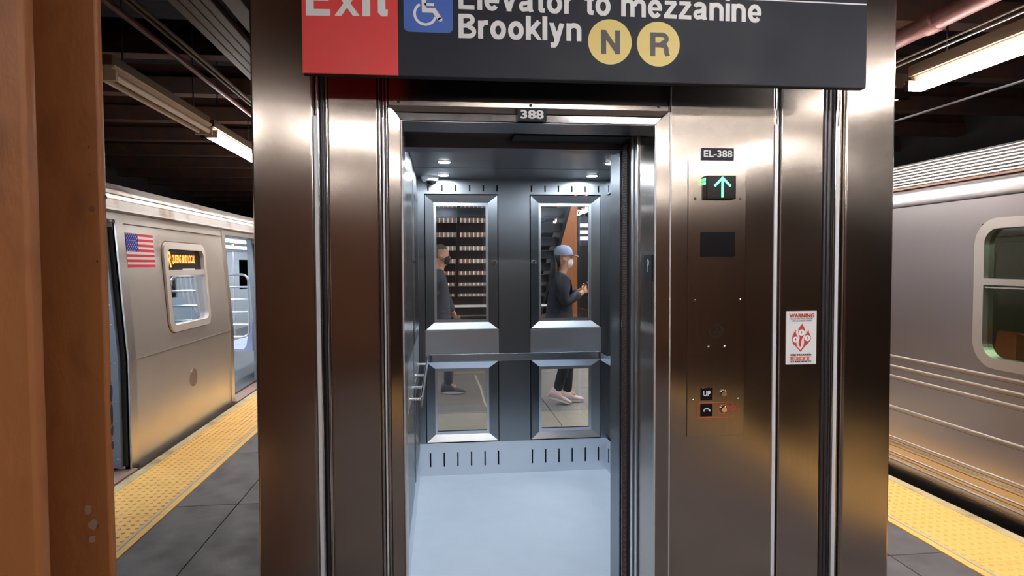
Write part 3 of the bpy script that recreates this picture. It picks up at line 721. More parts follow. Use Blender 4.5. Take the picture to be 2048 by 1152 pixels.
# wheelchair symbol on a blue square
cx, cz = sxw(856.5, 15.5)
w = B().prism(rrect(95.5*PX, 95.5*PX, 11*PX, cx=cx, cy=cz), SY-.0012, SY, 'y').build('blue_square', sign_blue, sg)
b = B(); q = lambda px, py: sxw(px, py)
ccx, ccz = q(850.5, 28)
stroke(b, arc(ccx, ccz, 20.5*PX, 2.1, 6.0, 28), 5*PX, SY-.0012)
stroke(b, [q(847, -22), q(848.5, 21), q(868, 21.5), q(880, 39)], 9*PX, SY-.0012)
hx, hz = q(880.5, 39.5); b.tube([(hx, SY-.0024, hz), (hx, SY-.0012, hz)], 4.5*PX, 14)
stroke(b, [q(849, 9), q(868, 10)], 5*PX, SY-.0012)
hx, hz = q(847, -30); b.tube([(hx, SY-.0024, hz), (hx, SY-.0012, hz)], 5.5*PX, 16)
b.build('wheelchair_symbol', white_paint, w)

# 388 over the door
t = tag(box('number_plate', sign_black, None, .279, .384, F-.022, F-.004, 2.122, 2.166, org=(.33, F-.02, 2.14)), 'small black plate reading 388 above the elevator door', 'sign')
text('lettering', '388', white_paint, t, .289, .374, 2.129, .031, F-.022, bold=.035, ref='8')
B().box(.279, .384, F-.004, F+.002, 2.160, 2.168).build('backing', steel_dark, t)
# EL-388
t = tag(box('number_plate', sign_black, None, .982, 1.109, F-.004, F+.002, 1.990, 2.037, org=(1.04, F, 2.0)), 'black plate reading EL-388 above the call panel', 'sign')
text('lettering', 'EL-388', white_paint, t, .989, 1.102, 2.003, .025, F-.004, bold=.022, ref='E')
# call panel
cp = thing('call_panel', 'tall stainless hall call panel with green up arrow lantern and two buttons', 'call panel', (1.04, F, 1.5))
box('face_plate', mat('call_panel_steel', (.50, .42, .36), .21, 1, aniso=.88, warp=.006, grain=.03), cp, .930, 1.158, F-.003, F+.002, .935, 1.990, bev=.0008)
Q = F-.003
ln = box('arrow_lantern', blackgloss, cp, .990, 1.106, Q-.028, Q, 1.842, 1.930, bev=.003)
b = B(); az = Q-.028
stroke(b, [(1.052, 1.848), (1.052, 1.921)], .008, az); stroke(b, [(1.021, 1.890), (1.052, 1.921), (1.084, 1.890)], .008, az)
b.build('arrow', green_led, ln)
b = B(); 
for (z0, z1) in ((1.911, 1.922), (1.897, 1.908)): b.box(.9885, .9902, Q-.02, Q-.003, z0, z1); b.box(1.1058, 1.1075, Q-.02, Q-.003, z0, z1)
b.build('side_light', green_led, ln)
B().prism(rrect(.138, .095, .006, cx=1.047, cy=1.672), Q-.002, Q, 'y').build('display_window', blackgloss, cp)
b = B()
for (x, z) in ((.957, 1.845), (1.137, 1.845), (.957, 1.461), (1.138, 1.461), (.952, 1.077), (1.132, 1.077), (1.013, 1.281), (1.077, 1.281)):
    B().dome((x, Q, z), .0055, .004, n=10).build('screw', steel_bright, cp, smooth=True)
b = B()
for r_, n_ in ((0, 1), (.007, 6), (.014, 12), (.021, 18), (.027, 24)):
    for i in range(n_): a = 2*PI*i/max(n_, 1)+r_*30; b.tube([(1.044+r_*math.cos(a), Q-.0006, 1.341+r_*math.sin(a)), (1.044+r_*math.cos(a), Q+.001, 1.341+r_*math.sin(a))], .0019, 6)
b.build('speaker_holes', black, cp, kind='stuff')
B().tube([(1.044, Q-.0006, 1.241), (1.044, Q, 1.241)], .002, 8).build('microphone_hole', black, cp)
pl = box('up_plate', blackgloss, cp, .983, 1.031, Q-.002, Q, 1.074, 1.122)
text('lettering', 'UP', white_paint, pl, .993, 1.021, 1.091, .020, Q-.002, bold=.02)
pl = box('phone_plate', blackgloss, cp, .983, 1.031, Q-.002, Q, 1.012, 1.060)
b = B(); stroke(b, arc(1.007, 1.030, .0125, PI*.12, PI*.88, 12), .005, Q-.002); b.box(.993, .9995, Q-.0032, Q-.002, 1.031, 1.037); b.box(1.0145, 1.021, Q-.0032, Q-.002, 1.031, 1.037)
b.build('handset_symbol', white_paint, pl)
for z in (1.099, 1.038): 
    bt = B().tube([(1.0745, Q, z), (1.0745, Q-.006, z), (1.0745, Q-.010, z)], [.014, .0135, .010], 24).build('button', steel_bright, cp, smooth=True)
b = B(); stroke(b, arc(1.0745, 1.038, .019, 0, 2*PI, 32), .0022, Q)
stroke(b, [(1.112, 1.052), (1.109, 1.060), (1.103, 1.065)]+[(.985, 1.065), (.975, 1.063), (.971, 1.057)]+[(.971, 1.014), (.975, 1.008), (.985, 1.006)]+[(1.103, 1.006), (1.110, 1.010), (1.112, 1.016)], .0022, Q)
b.build('red_outline', red_print, cp)
for k, s_ in enumerate(('PRESS FOR', 'EMERGENCY', 'ASSISTANCE')):
    text('lettering', s_, red_print, cp, 1.097, 1.097+(.032, .046, .044)[k], 1.0445-.0075*k, .0045, Q, bold=.01)
# warning notice
wn = thing('warning_notice', 'white warning notice with red flames on the right front panel', 'notice', (1.39, F, 1.3))
WY = F+.003
box('sheet', mat('notice_white', (.80, .80, .84), .4), wn, 1.3295, 1.4545, WY-.002, WY+.001, 1.204, 1.4125)
WY -= .002
text('lettering', 'WARNING', red_print, wn, 1.341, 1.444, 1.387, .0155, WY, bold=.03)
text('lettering', 'ELEVATORS SHALL NOT BE', blue_print, wn, 1.346, 1.438, 1.380, .0045, WY, bold=.01)
text('lettering', 'USED IN EVENT OF FIRE', blue_print, wn, 1.353, 1.434, 1.372, .0045, WY, bold=.01)
text('lettering', 'USE MARKED', blue_print, wn, 1.348, 1.434, 1.238, .007, WY, bold=.03)
text('lettering', 'EXIT', orange_print, wn, 1.348, 1.434, 1.220, .0145, WY, bold=.06)
text('lettering', 'STAIRWAYS', blue_print, wn, 1.348, 1.434, 1.212, .006, WY, bold=.03)
wx = lambda px: 1.3295+(px-253)/(718-253)*.125
wz = lambda py: 1.4125-(py-180)/(978-180)*.2085
def poly(pts, name, mm, y=WY): return B().prism([(wx(a), wz(c)) for a, c in pts], y-.0005, y, 'y').build(name, mm, wn)
poly([(515, 362), (505, 385), (535, 440), (540, 490), (525, 540), (500, 590), (482, 640), (485, 700), (468, 715), (448, 690), (447, 640), (462, 580), (455, 540), (436, 500), (440, 450), (470, 400), (500, 370)], 'flame', red_print)
poly([(405, 455), (398, 500), (420, 550), (443, 590), (435, 625), (410, 655), (415, 700), (475, 765), (477, 792), (410, 715), (360, 670), (342, 610), (350, 550), (380, 490)], 'flame', red_print)
poly([(597, 460), (602, 500), (630, 560), (632, 610), (600, 655), (560, 690), (510, 745), (480, 792), (476, 765), (520, 700), (530, 650), (528, 600), (540, 550), (580, 490)], 'flame', red_print)
for (a, c, r_) in ((488, 502, 46), (398, 605, 44), (578, 585, 44)):
    d = B().tube([(wx(a), WY-.001, wz(c)), (wx(a), WY, wz(c))], r_*.125/465, 24).build('roundel', white_paint, wn)
    b = B(); x_, z_ = wx(a), wz(c)
    stroke(b, [(x_-.001, z_+.006), (x_+.002, z_+.001), (x_-.001, z_-.002), (x_+.001, z_-.006)], .0012, WY-.001, .0005)
    b.prism([(x_-.002, z_-.001), (x_+.003, z_), (x_+.002, z_+.003), (x_-.001, z_+.003)], WY-.0015, WY-.001, 'y')
    b.build('pictogram', blue_print, d)
# P plate inside the right jamb
t = tag(box('jamb_plate', sign_black, None, JX1-.003, JX1+.001, F+.034, F+.130, 1.530, 1.634, org=(JX1, F+.08, 1.58)), 'black tactile plate with the letter P on the right door jamb', 'sign')
b = B(); yy = lambda a: F+.034+a
b.box(JX1-.004, JX1-.003, yy(.050), yy(.056), 1.567, 1.617)
for i in range(10):
    a0 = -PI/2+PI*i/10; a1 = -PI/2+PI*(i+1)/10
    # bowl of the P opens towards the camera side
    P = lambda a, r: (yy(.053)-r*1.5*math.cos(a), 1.604+r*math.sin(a))
    b.prism([P(a0, .010), P(a0, .014), P(a1, .014), P(a1, .010)], JX1-.004, JX1-.003, 'x')
b.build('lettering', white_paint, t)

# ================================================================ TRAINS
def prof_l(z):
    P = [(-.25, -2.45), (.86, -2.45), (2.0, -2.53), (2.3, -2.56)]
    for (z0, x0), (z1, x1) in zip(P, P[1:]):
        if z <= z1: return x0+(x1-x0)*(z-z0)/(z1-z0)
    return P[-1][1]
def prof_r(z):
    P = [(-.3, 3.45), (2.3, 3.45)]
    return 3.45
def shell(b, prof, s, y0, y1, z0, z1, th=.10, off=0):
    """outer side sheet from z0 to z1 following the car profile; s=-1 body lies at -X"""
    zs = [z0]+[z for z in (.80, .86, .90, 1.2, 1.6) if z0 < z < z1]+[z1]
    for a, c in zip(zs, zs[1:]):
        xa_, xc_ = prof(a)-s*off, prof(c)-s*off
        q = [(xa_, a), (xc_, c), (xc_+s*th, c), (xa_+s*th, a)]
        b.prism(q, y0, y1, 'y')
tl = thing('subway_train', 'stainless steel subway train standing with open doors on the left track', 'train', (-3.8, 6, -1.1))
ZB, ZD, ZT = -.10, .03, 1.96
doors = [(3.95, 5.28), (7.81, 9.1), (11.8, 13.08), (15.8, 17.1)]
wins = [(6.08, 7.10), (10.0, 11.1), (1.95, 3.05), (14.0, 15.1)]
WZ0, WZ1 = .99, 1.82
b = B(); e = 1.4
for (a, c) in doors+[(19.5, 19.5)]:
    # panel between e and a, with window holes
    ws = [w_ for w_ in wins if e < w_[0] and w_[1] < a]
    if ws:
        (wa, wc) = ws[0]; wa += .03; wc -= .03
        shell(b, prof_l, -1, e, wa, ZB, 2.02); shell(b, prof_l, -1, wc, a, ZB, 2.02)
        shell(b, prof_l, -1, wa, wc, ZB, WZ0+.03); shell(b, prof_l, -1, wa, wc, WZ1-.03, 2.02)
    else: shell(b, prof_l, -1, e, a, ZB, 2.02)
    if a != c: shell(b, prof_l, -1, a, c, ZT, 2.02); shell(b, prof_l, -1, a, c, ZB, -.03)
    e = c
b.build('body_side', tsteel, tl)
# roof shoulder with ribs, and roof
b = B()
rp = [(-2.51, 2.02), (-2.505, 2.035), (-2.51, 2.05), (-2.53, 2.055), (-2.535, 2.075), (-2.545, 2.12), (-2.545, 2.128), (-2.56, 2.13), (-2.575, 2.165), (-2.57, 2.172), (-2.59, 2.178), (-2.61, 2.205), (-2.61, 2.213), (-2.66, 2.235), (-2.9, 2.33), (-3.4, 2.42), (-4.2, 2.42), (-4.7, 2.33), (-5.0, 2.2), (-5.08, 2.02)]
b.prism(rp, 1.4, 19.5, 'y'); b.build('roof', mat('train_roof', (.36, .32, .30), .5, .8, var=.15, dirt=(.2, .12, .08), dscale=3, dlo=.55, dhi=.7), tl)
B().box(-2.525, -2.515, 1.4, 19.5, 1.935, 1.941).build('belt_seam', steel_dark, tl)
B().box(-2.462, -2.447, 5.41, 7.70, .842, .852).box(-2.462, -2.447, 9.2, 11.7, .842, .852).build('lower_seam', tframe, tl)
# doors: frames, jambs, sills
for (a, c) in doors:
    f_ = B()
    for (y0, y1, r_) in ((a-.10, a, 1), (c, c+.12, -1)): shell(f_, prof_l, -1, y0, y1, -.06, ZT+.05, th=.05, off=.012)
    shell(f_, prof_l, -1, a, c, ZT, ZT+.05, th=.05, off=.012)
    fo = f_.build('door_frame', tframe, tl)
    for sd, yy_ in ((1, a), (-1, c)):     # rounded top corner fillets
        pts = [(yy_, ZT), (yy_, ZT-.10)]+[(yy_+sd*.10*(1-math.cos(t_)), ZT-.10+.10*math.sin(t_)) for t_ in (PI/8, PI/4, 3*PI/8, PI/2)]
        B().prism(pts, -2.53, -2.58, 'x').build('corner_fillet', tframe, fo)
    jb = B(); shell(jb, prof_l, -1, a-.012, a+.012, ZD, ZT, th=.03, off=-.012); jb.build('rubber_seal', rubber, fo); jb = B(); shell(jb, prof_l, -1, c-.012, c+.012, ZD, ZT, th=.03, off=-.012)
    jb.build('rubber_seal', rubber, fo)
    jb = B(); shell(jb, prof_l, -1, a-.02, a+.055, ZD, ZT, th=.07, off=-.045); jb.build('door_leaf', tdoor_in, tl)
    jb = B(); shell(jb, prof_l, -1, c-.055, c+.02, ZD, ZT, th=.07, off=-.045)
    lf = jb.build('door_leaf', tdoor_in, tl)
    rv = B()
    for i in range(13):
        z = .1+i*.15
        for dx in (.065, .10): rv.dome((prof_l(z)-dx, c-.055, z), .006, .003, (0, -1, 0), 8, 2)
    rv.build('rivets', steel_bright, lf, smooth=True)
    B().box(-2.56, -2.392, a-.02, c+.02, -.05, -.012).box(-2.56, -2.40, a-.02, c+.02, -.012, .004).build('threshold', rust_sill, tl)
# windows
for (a, c) in wins:
    n_ = 8; o_ = rrect(c-a, WZ1-WZ0, .11, n_, (a+c)/2, (WZ0+WZ1)/2); i_ = rrect(c-a-.13, WZ1-WZ0-.13, .07, n_, (a+c)/2, (WZ0+WZ1)/2)
    wb = B(); k = len(o_)
    v = [(prof_l(p[1])+d, p[0], p[1]) for (P, d) in ((o_, .0), (o_, .022), (i_, .026), (i_, -.06)) for p in P]
    wb.add(v, [(L_*k+i, L_*k+(i+1) % k, (L_+1)*k+(i+1) % k, (L_+1)*k+i) for L_ in range(3) for i in range(k)])
    wf = wb.build('train_window', wframe_m, tl)
    gk = B(); oo = rrect(c-a+.022, WZ1-WZ0+.022, .12, n_, (a+c)/2, (WZ0+WZ1)/2); gv = [(prof_l(p[1])+.0012, p[0], p[1]) for P in (oo, o_) for p in P]
    gk.add(gv, [(i, (i+1) % k, k+(i+1) % k, k+i) for i in range(k)]).build('gasket', bronze_gasket, wf)
    zc = 1.535
    shell2 = B(); shell(shell2, prof_l, -1, a+.06, c-.06, zc-.028, zc+.028, th=.05, off=.014); shell2.build('window_bar', wframe_m, wf)
    gb = B(); shell(gb, prof_l, -1, a+.06, c-.06, WZ0+.06, zc-.02, th=.006, off=-.012); gb.build('glass', glass_train, wf)
    gb = B(); shell(gb, prof_l, -1, a+.06, c-.06, zc+.02, WZ1-.06, th=.03, off=-.012); gb.build('sign_pane', blackgloss, wf)
w0 = [o for o in bpy.data.objects if o.name.startswith('train_window')][0]
text('lettering', 'R', led, w0, 6.165, 6.255, 1.588, .145, -2.494, 'x+', bold=.03, ref='R')
text('lettering', 'QUEENS BLVD LOCAL', led, w0, 6.265, 6.82, 1.628, .075, -2.495, 'x+', bold=.02)
B().box(-2.494, -2.488, 6.50, 6.80, 1.562, 1.572).build('sticker', white_paint, w0)
# flag decal
fg = B(); ya, yb, z0, z1 = 5.44, 5.935, 1.590, 1.868
fx = lambda z, d=.002: prof_l(z)+d
def quad(b_, y0, y1, za, zb, d): b_.add([(fx(za, d), y0, za), (fx(za, d), y1, za), (fx(zb, d), y1, zb), (fx(zb, d), y0, zb), (fx(za, 0)-.001, y0, za), (fx(za, 0)-.001, y1, za), (fx(zb, 0)-.001, y1, zb), (fx(zb, 0)-.001, y0, zb)], [(0, 1, 2, 3), (4, 7, 6, 5), (0, 4, 5, 1), (1, 5, 6, 2), (2, 6, 7, 3), (3, 7, 4, 0)])
quad(fg, ya, yb, z0, z1, .0015); fo = fg.build('flag_decal', flag_white, tl)
b = B(); h = (z1-z0)/13
for k in range(0, 13, 2): quad(b, ya, yb, z1-h*(k+1), z1-h*k, .002)
b.build('red_stripe', flag_red, fo)
b = B(); quad(b, ya, ya+(yb-ya)*.42, z1-h*7, z1, .0027); b.build('canton', flag_blue, fo)
b = B()
for r_ in range(9):
    for c_ in range(6 if r_ % 2 == 0 else 5):
        y = ya+(yb-ya)*.42*(c_+.5+(0 if r_ % 2 == 0 else .5))/6; z = z1-h*7*(r_+.5)/9
        pts = []
        for i in range(10):
            rr = .0075 if i % 2 == 0 else .003; a = PI/2+i*PI/5; pts.append((y+1.0*rr*math.cos(a), z+rr*math.sin(a)))
        b.prism(pts, fx(z, .0033), fx(z, .001), 'x')
b.build('stars', flag_white, fo)
B().tube([(-2.455, 6.60, .50), (-2.446, 6.60, .50)], .088, 28).tube([(-2.446, 6.60, .50), (-2.4445, 6.60, .50)], .076, 28).build('round_emblem', mat('emblem_steel', (.42, .32, .26), .4, .8), tl, smooth=True)
# underbody, interior
B().box(-5.0, -2.55, 1.4, 19.5, -.95, ZB).build('underbody', black, tl)
B().box(-5.05, -2.56, 1.4, 19.5, -.02, ZD-.005).build('car_floor', tfloor, tl)
ti = B()
ti.box(-5.08, -5.05, 1.4, 19.5, 0, 1.0).box(-5.08, -5.05, 1.4, 19.5, 1.75, 2.1)
ti.box(-5.08, -2.5, 1.4, 1.44, 0, 2.02)
for k in range(8): ti.box(-5.08, -5.05, 1.4+2.3*k, 2.9+2.3*k, 1.0, 1.75)
ti.build('far_side', tint_in, tl)
B().box(-5.05, -2.56, 1.4, 19.5, 2.0, 2.018).build('car_ceiling', tint_in, tl)
for x in (-3.3, -4.3): B().box(x-.08, x+.08, 1.6, 19.3, 1.975, 1.998).build('ceiling_light', tlight, tl)
def loop(b, pts, r, n=8): b.tube(pts, r, n)
def rail(name, x, y0, y1, z0, z1, nr, par, skew=.0, r_=.014, mm=None):
    """rounded loop of tube with cross rungs, in a Y-Z plane"""
    b = B(); rc = .09
    o = rrect(y1-y0, z1-z0, rc, 5, (y0+y1)/2, (z0+z1)/2)
    pts = [(x, p[0], p[1]) for p in o]; pts.append(pts[0]); b.tube(pts, r_, 8)
    for k in range(nr):
        z = z0+(z1-z0)*(k+1)/(nr+1); b.tube([(x, y0, z-skew), (x, y1, z+skew)], r_*.9, 8)
    return b.build(name, mm or steel_bright, par, smooth=True)
polem = mat('white_chrome', (.85, .88, .92), .2, .7)
def railx(x0, x1, y, z0, z1, nr, par):
    b = B(); o = rrect(x1-x0, z1-z0, .09, 5, (x0+x1)/2, (z0+z1)/2); pts = [(p[0], y, p[1]) for p in o]; pts.append(pts[0]); b.tube(pts, .015, 8)
    for k in range(nr):
        z = z0+(z1-z0)*(k+1)/(nr+1); b.tube([(x0, y, z), (x1, y, z)], .013, 8)
    return b.build('guard_rail', polem, par, smooth=True)
for y in (9.12, 7.78, 5.34, 13.1, 3.75):
    railx(-3.12, -2.64, y, .62, 1.48, 4, tl)
for (x, y) in ((-3.15, 9.12), (-3.85, 8.45), (-3.15, 7.78), (-3.15, 5.16), (-3.85, 6.5), (-3.85, 10.4), (-3.15, 11.7), (-4.5, 9.0), (-4.5, 7.6), (-3.85, 12.4), (-4.5, 10.7)):
    B().tube([(x, y, ZD), (x, y, 2.0)], .017, 10).build('grab_pole', polem, tl, smooth=True)
for y in (9.12, 7.78): B().tube([(-3.15, y, 1.75), (-2.95, y, 1.80), (-2.62, y, 1.80)], .015, 8).build('grab_bar', polem, tl, smooth=True)
B().tube([(-3.2, 9.2, 1.85), (-3.2, 11.6, 1.85)], .015, 8).tube([(-3.2, 5.3, 1.85), (-3.2, 7.7, 1.85)], .015, 8).tube([(-4.5, 3, 1.85), (-4.5, 14, 1.85)], .015, 8).build('grab_bar', polem, tl, smooth=True)
def bench(x0, x1, y0, y1, mm, par, back):
    n_ = max(1, round((y1-y0)/.46)); w_ = (y1-y0)/n_
    for k in range(n_):
        a = y0+k*w_
        s_ = 1 if back < x0+.2 else -1
        xb_, xf = (x0, x1) if s_ > 0 else (x1, x0)
        pts = [(xb_, .42), (xb_+s_*.09, .40), (xf-s_*.04, .43), (xf, .45), (xf, .47), (xf-s_*.05, .465), (xb_+s_*.12, .44), (xb_+s_*.08, .50), (xb_+s_*.03, .84), (xb_, .86)]
        B().prism(pts, a+.006, a+w_-.006, 'y').build('bench_seat', mm, par, smooth=True)
bench(-5.03, -4.55, 5.3, 7.6, seat_blue, tl, -5.03); bench(-5.03, -4.55, 9.2, 11.6, seat_blue, tl, -5.03)
bench(-3.12, -2.62, 9.18, 11.5, seat_blue, tl, -2.6); bench(-3.12, -2.62, 5.22, 6.0, seat_blue, tl, -2.6)

# ---- right train
tr = thing('subway_train', 'stainless steel subway train with fluted sides passing on the right track', 'train', (4.8, 6, -1.1))
rw = [(2.55, 3.80), (8.2, 9.45), (12.3, 13.55), (16.4, 17.6)]
RZ0, RZ1 = .93, 1.875
b = B(); e = 1.6
pr = prof_r
for (a, c) in sorted(rw)+[(20.5, 20.5)]:
    if a == c: shell(b, pr, 1, e, a, -.06, 2.01, th=.08); break
    shell(b, pr, 1, e, a+.03, -.06, 2.01, th=.08)
    shell(b, pr, 1, a+.03, c-.03, -.06, RZ0+.03, th=.08); shell(b, pr, 1, a+.03, c-.03, RZ1-.03, 2.01, th=.08)
    e = c-.03
b.build('body_side', tsteel_r, tr)
b = B().prism([(3.45, 2.018), (3.448, 2.03), (3.45, 2.06), (3.462, 2.10), (3.482, 2.13), (3.508, 2.150), (3.6, 2.15), (3.6, 2.018)], 1.6, 20.5, 'y'); b.build('cove_panel', tsteel_r, tr, smooth=True)
b = B().box(3.462, 3.6, 1.6, 20.5, 2.008, 2.02); b.build('seam', steel_dark, tr)
B().box(3.49, 3.6, 1.6, 20.5, 2.150, 2.166).build('gutter_strip', mat('gutter_bronze', (.25, .14, .09), .5, .5), tr)  # bronze strip along the gutter, below the fluted roof
b = B()
for k in range(8):
    z = 2.172+k*.0235; x = 3.485+k*.012
    b.tube([(x+.012, 1.6, z), (x+.012, 20.5, z)], .0115, 10)
b.prism([(3.50, 2.16), (3.60, 2.36), (3.9, 2.42), (4.9, 2.5), (5.9, 2.42), (6.15, 2.2), (6.15, 2.05), (3.6, 2.05)], 1.6, 20.5, 'y')
b.build('fluted_roof', tribs, tr, smooth=True)
b = B()
for z in (.883, .806, .728, .492, .255, .215, .138, .085):
    b.tube([(3.449, 1.6, z), (3.449, 20.5, z)], .0065, 8)
b.build('belt_rib', tribs, tr, smooth=True)
b = B()
for z in (.862, .785, .707, .468, .235, .192, .115, .045): b.box(3.446, 3.452, 1.6, 20.5, z-.003, z)
b.build('belt_groove', mat('bronze_groove', (.25, .14, .06), .4, .7), tr)
B().prism([(3.45, -.06), (3.47, -.10), (3.6, -.12), (3.6, -.06)], 1.6, 20.5, 'y').build('skirt', tsteel_r, tr)
B().box(3.6, 6.1, 1.6, 20.5, -.95, -.06).build('underbody', black, tr)
for (a, c) in rw:
    o_ = rrect(c-a, RZ1-RZ0, .17, 8, (a+c)/2, (RZ0+RZ1)/2); i_ = rrect(c-a-.15, RZ1-RZ0-.13, .10, 8, (a+c)/2, (RZ0+RZ1)/2); k = len(o_)
    wb = B(); v = [(3.45+d, p[0], p[1]) for (P, d) in ((o_, -.003), (o_, -.022), (i_, -.022), (i_, .05)) for p in P]
    wb.add(v, [(L_*k+i, L_*k+(i+1) % k, (L_+1)*k+(i+1) % k, (L_+1)*k+i) for L_ in range(3) for i in range(k)])
    wf = wb.build('train_window', tframe, tr)
    B().box(3.425, 3.46, a+.07, c-.07, 1.455, 1.495).box(3.44, 3.46, a+.07, c-.07, 1.435, 1.443).build('window_bar', tframe, wf)
    B().box(3.462, 3.468, a+.07, c-.07, RZ0+.06, RZ1-.06).build('glass', glass_green, wf)
B().box(3.55, 6.1, 1.6, 20.5, -.02, .03).build('car_floor', tfloor, tr)
B().box(3.55, 6.1, 1.6, 20.5, 2.02, 2.05).build('car_ceiling', panel_brown, tr)
b = B(); b.box(6.08, 6.1, 1.6, 20.5, 0, 2.05).box(3.5, 6.1, 1.6, 1.64, 0, 2.2); b.build('far_side', panel_brown, tr)
for k in range(11): 
    y = 2+2.4*k
    if y > 19: break
    B().box(6.05, 6.08, y, y+1.0, .3, 1.9).build('door_panel', panel_green, tr)
B().box(4.3, 4.42, 1.8, 20.5, 2.0, 2.02).build('ceiling_light', tlight_g, tr)
bench(5.5, 6.0, 2.0, 3.9, seat_orange, tr, 6.0); bench(5.5, 6.0, 4.4, 6.3, seat_orange, tr, 6.0)
bench(3.56, 4.0, 3.3, 3.76, seat_orange, tr, 3.56); bench(3.56, 4.0, 2.6, 3.1, seat_orange, tr, 3.56)
B().bbox(3.66, 3.70, 3.36, 3.72, .5, 1.14, c=.01).build('seat_back', seat_orange, tr)
B().bbox(3.66, 3.70, 2.9, 3.3, .5, 1.14, c=.01).build('seat_back', seat_orange, tr)
B().box(4.05, 4.10, 3.80, 3.84, .03, 2.0).build('grab_pole', tframe, tr)
b = B().tube([(4.0, 3.75, 1.0), (3.9, 3.3, 1.25)], .018, 8); b.build('grab_bar', polem, tr, smooth=True)

# ================================================================ STAIR BEYOND THE ELEVATOR
stt = thing('staircase', 'dark open-riser staircase rising towards the elevator, seen from below through the cab windows', 'stairs', (.6, 10.5, 0))
SX0, SX1 = -.95, 1.62
for k in range(17):
    z = .18*(k+1); y = 12.0-.28*k
    box('tread', stair_m, stt, SX0, SX1, y-.30, y, z-.118, z, bev=.004)
for x in (SX0-.04, SX1):
    B().add([(x, 12.1, -.0), (x, 11.75, -.0), (x, 7.1, 3.0), (x, 7.1, 3.39), (x, 12.1, .25), (x+.04, 12.1, -.0), (x+.04, 11.75, -.0), (x+.04, 7.1, 3.0), (x+.04, 7.1, 3.39), (x+.04, 12.1, .25)],
            [(0, 1, 2, 3, 4), (9, 8, 7, 6, 5)]+[(i, 5+i, 5+(i+1) % 5, (i+1) % 5) for i in range(5)]).build('stringer', stair_m, stt)
B().add([(.20, 9.9, 1.26), (.24, 9.9, 1.26), (.24, 7.3, 2.95), (.20, 7.3, 2.95), (.20, 9.9, 1.10), (.24, 9.9, 1.10), (.24, 7.3, 2.8), (.20, 7.3, 2.8)],
        [(0, 1, 2, 3), (4, 7, 6, 5), (0, 4, 5, 1), (1, 5, 6, 2), (2, 6, 7, 3), (3, 7, 4, 0)]).build('stringer', stair_m, stt)
# side wall of the stair going up on the right: dark sloping panel
box('guard_rail', white_paint, stt, SX0, SX1, 9.38, 9.42, .975, 1.005)
box('kerb', tile_m, stt, SX0, .62, 9.36, 9.44, 0, .10)
# tiled wall behind the stair, with balusters in front of it
tw = thing('tiled_wall', 'cream and orange tiled wall glimpsed between the stair treads', 'wall', (.5, 13.5, 0))
b = B(); b.box(-1.4, 1.9, 13.5, 13.6, 0, 3.3); b.build('backing', grout, tw)
random.seed(3)
mesh = {}
for mm in (tile_m, tile_o, tile_y):
    o = B().bbox(0, .295, 0, .012, 0, .145, c=.003).build('tile', mm, None, org=(0, 0, 0)); mesh[mm.name] = o.data; bpy.data.objects.remove(o)
for r_ in range(17):
    for c_ in range(9):
        mm = random.choice([tile_m, tile_m, tile_o, tile_o] if r_ < 13 else [tile_y, tile_m, tile_m])
        o = bpy.data.objects.new('tile', mesh[mm.name]); C.objects.link(o); o.parent = tw
        o.location = Vector((-.85+.3*c_, 13.487, .7+.15*r_))-ORG[tw.name]
bl = thing('balustrade', 'pale vertical balusters behind the stair treads', 'railing', (.5, 12.9, 0))
for i in range(30): B().box(-.9+.085*i, -.9+.085*i+.022, 12.88, 12.90, .9, 3.2).build('baluster', white_paint, bl)
for x in (-.95, 1.60): B().box(x, x+.03, 12.87, 12.91, 0, .9).build('post', stair_m, bl)
B().box(-.95, 1.62, 12.87, 12.91, .86, .90).box(-.95, 1.62, 12.87, 12.91, 3.2, 3.24).build('rail', stair_m, bl)
hs = thing('hanging_sign', 'black hanging platform sign with white lines, far beyond the right cab window', 'sign', (2.95, 12, 2.0))
box('panel', sign_black, hs, 2.58, 3.3, 12.0, 12.05, 1.95, 2.5)
for x in (2.7, 3.15): B().box(x, x+.02, 12.02, 12.04, 2.5, 4.1).build('hanger', stair_m, hs)
for (z, w_) in ((2.30, .36), (2.17, .30), (2.05, .24)): box('white_line', white_paint, hs, 2.62, 2.62+w_, 11.995, 12.0, z, z+.07)

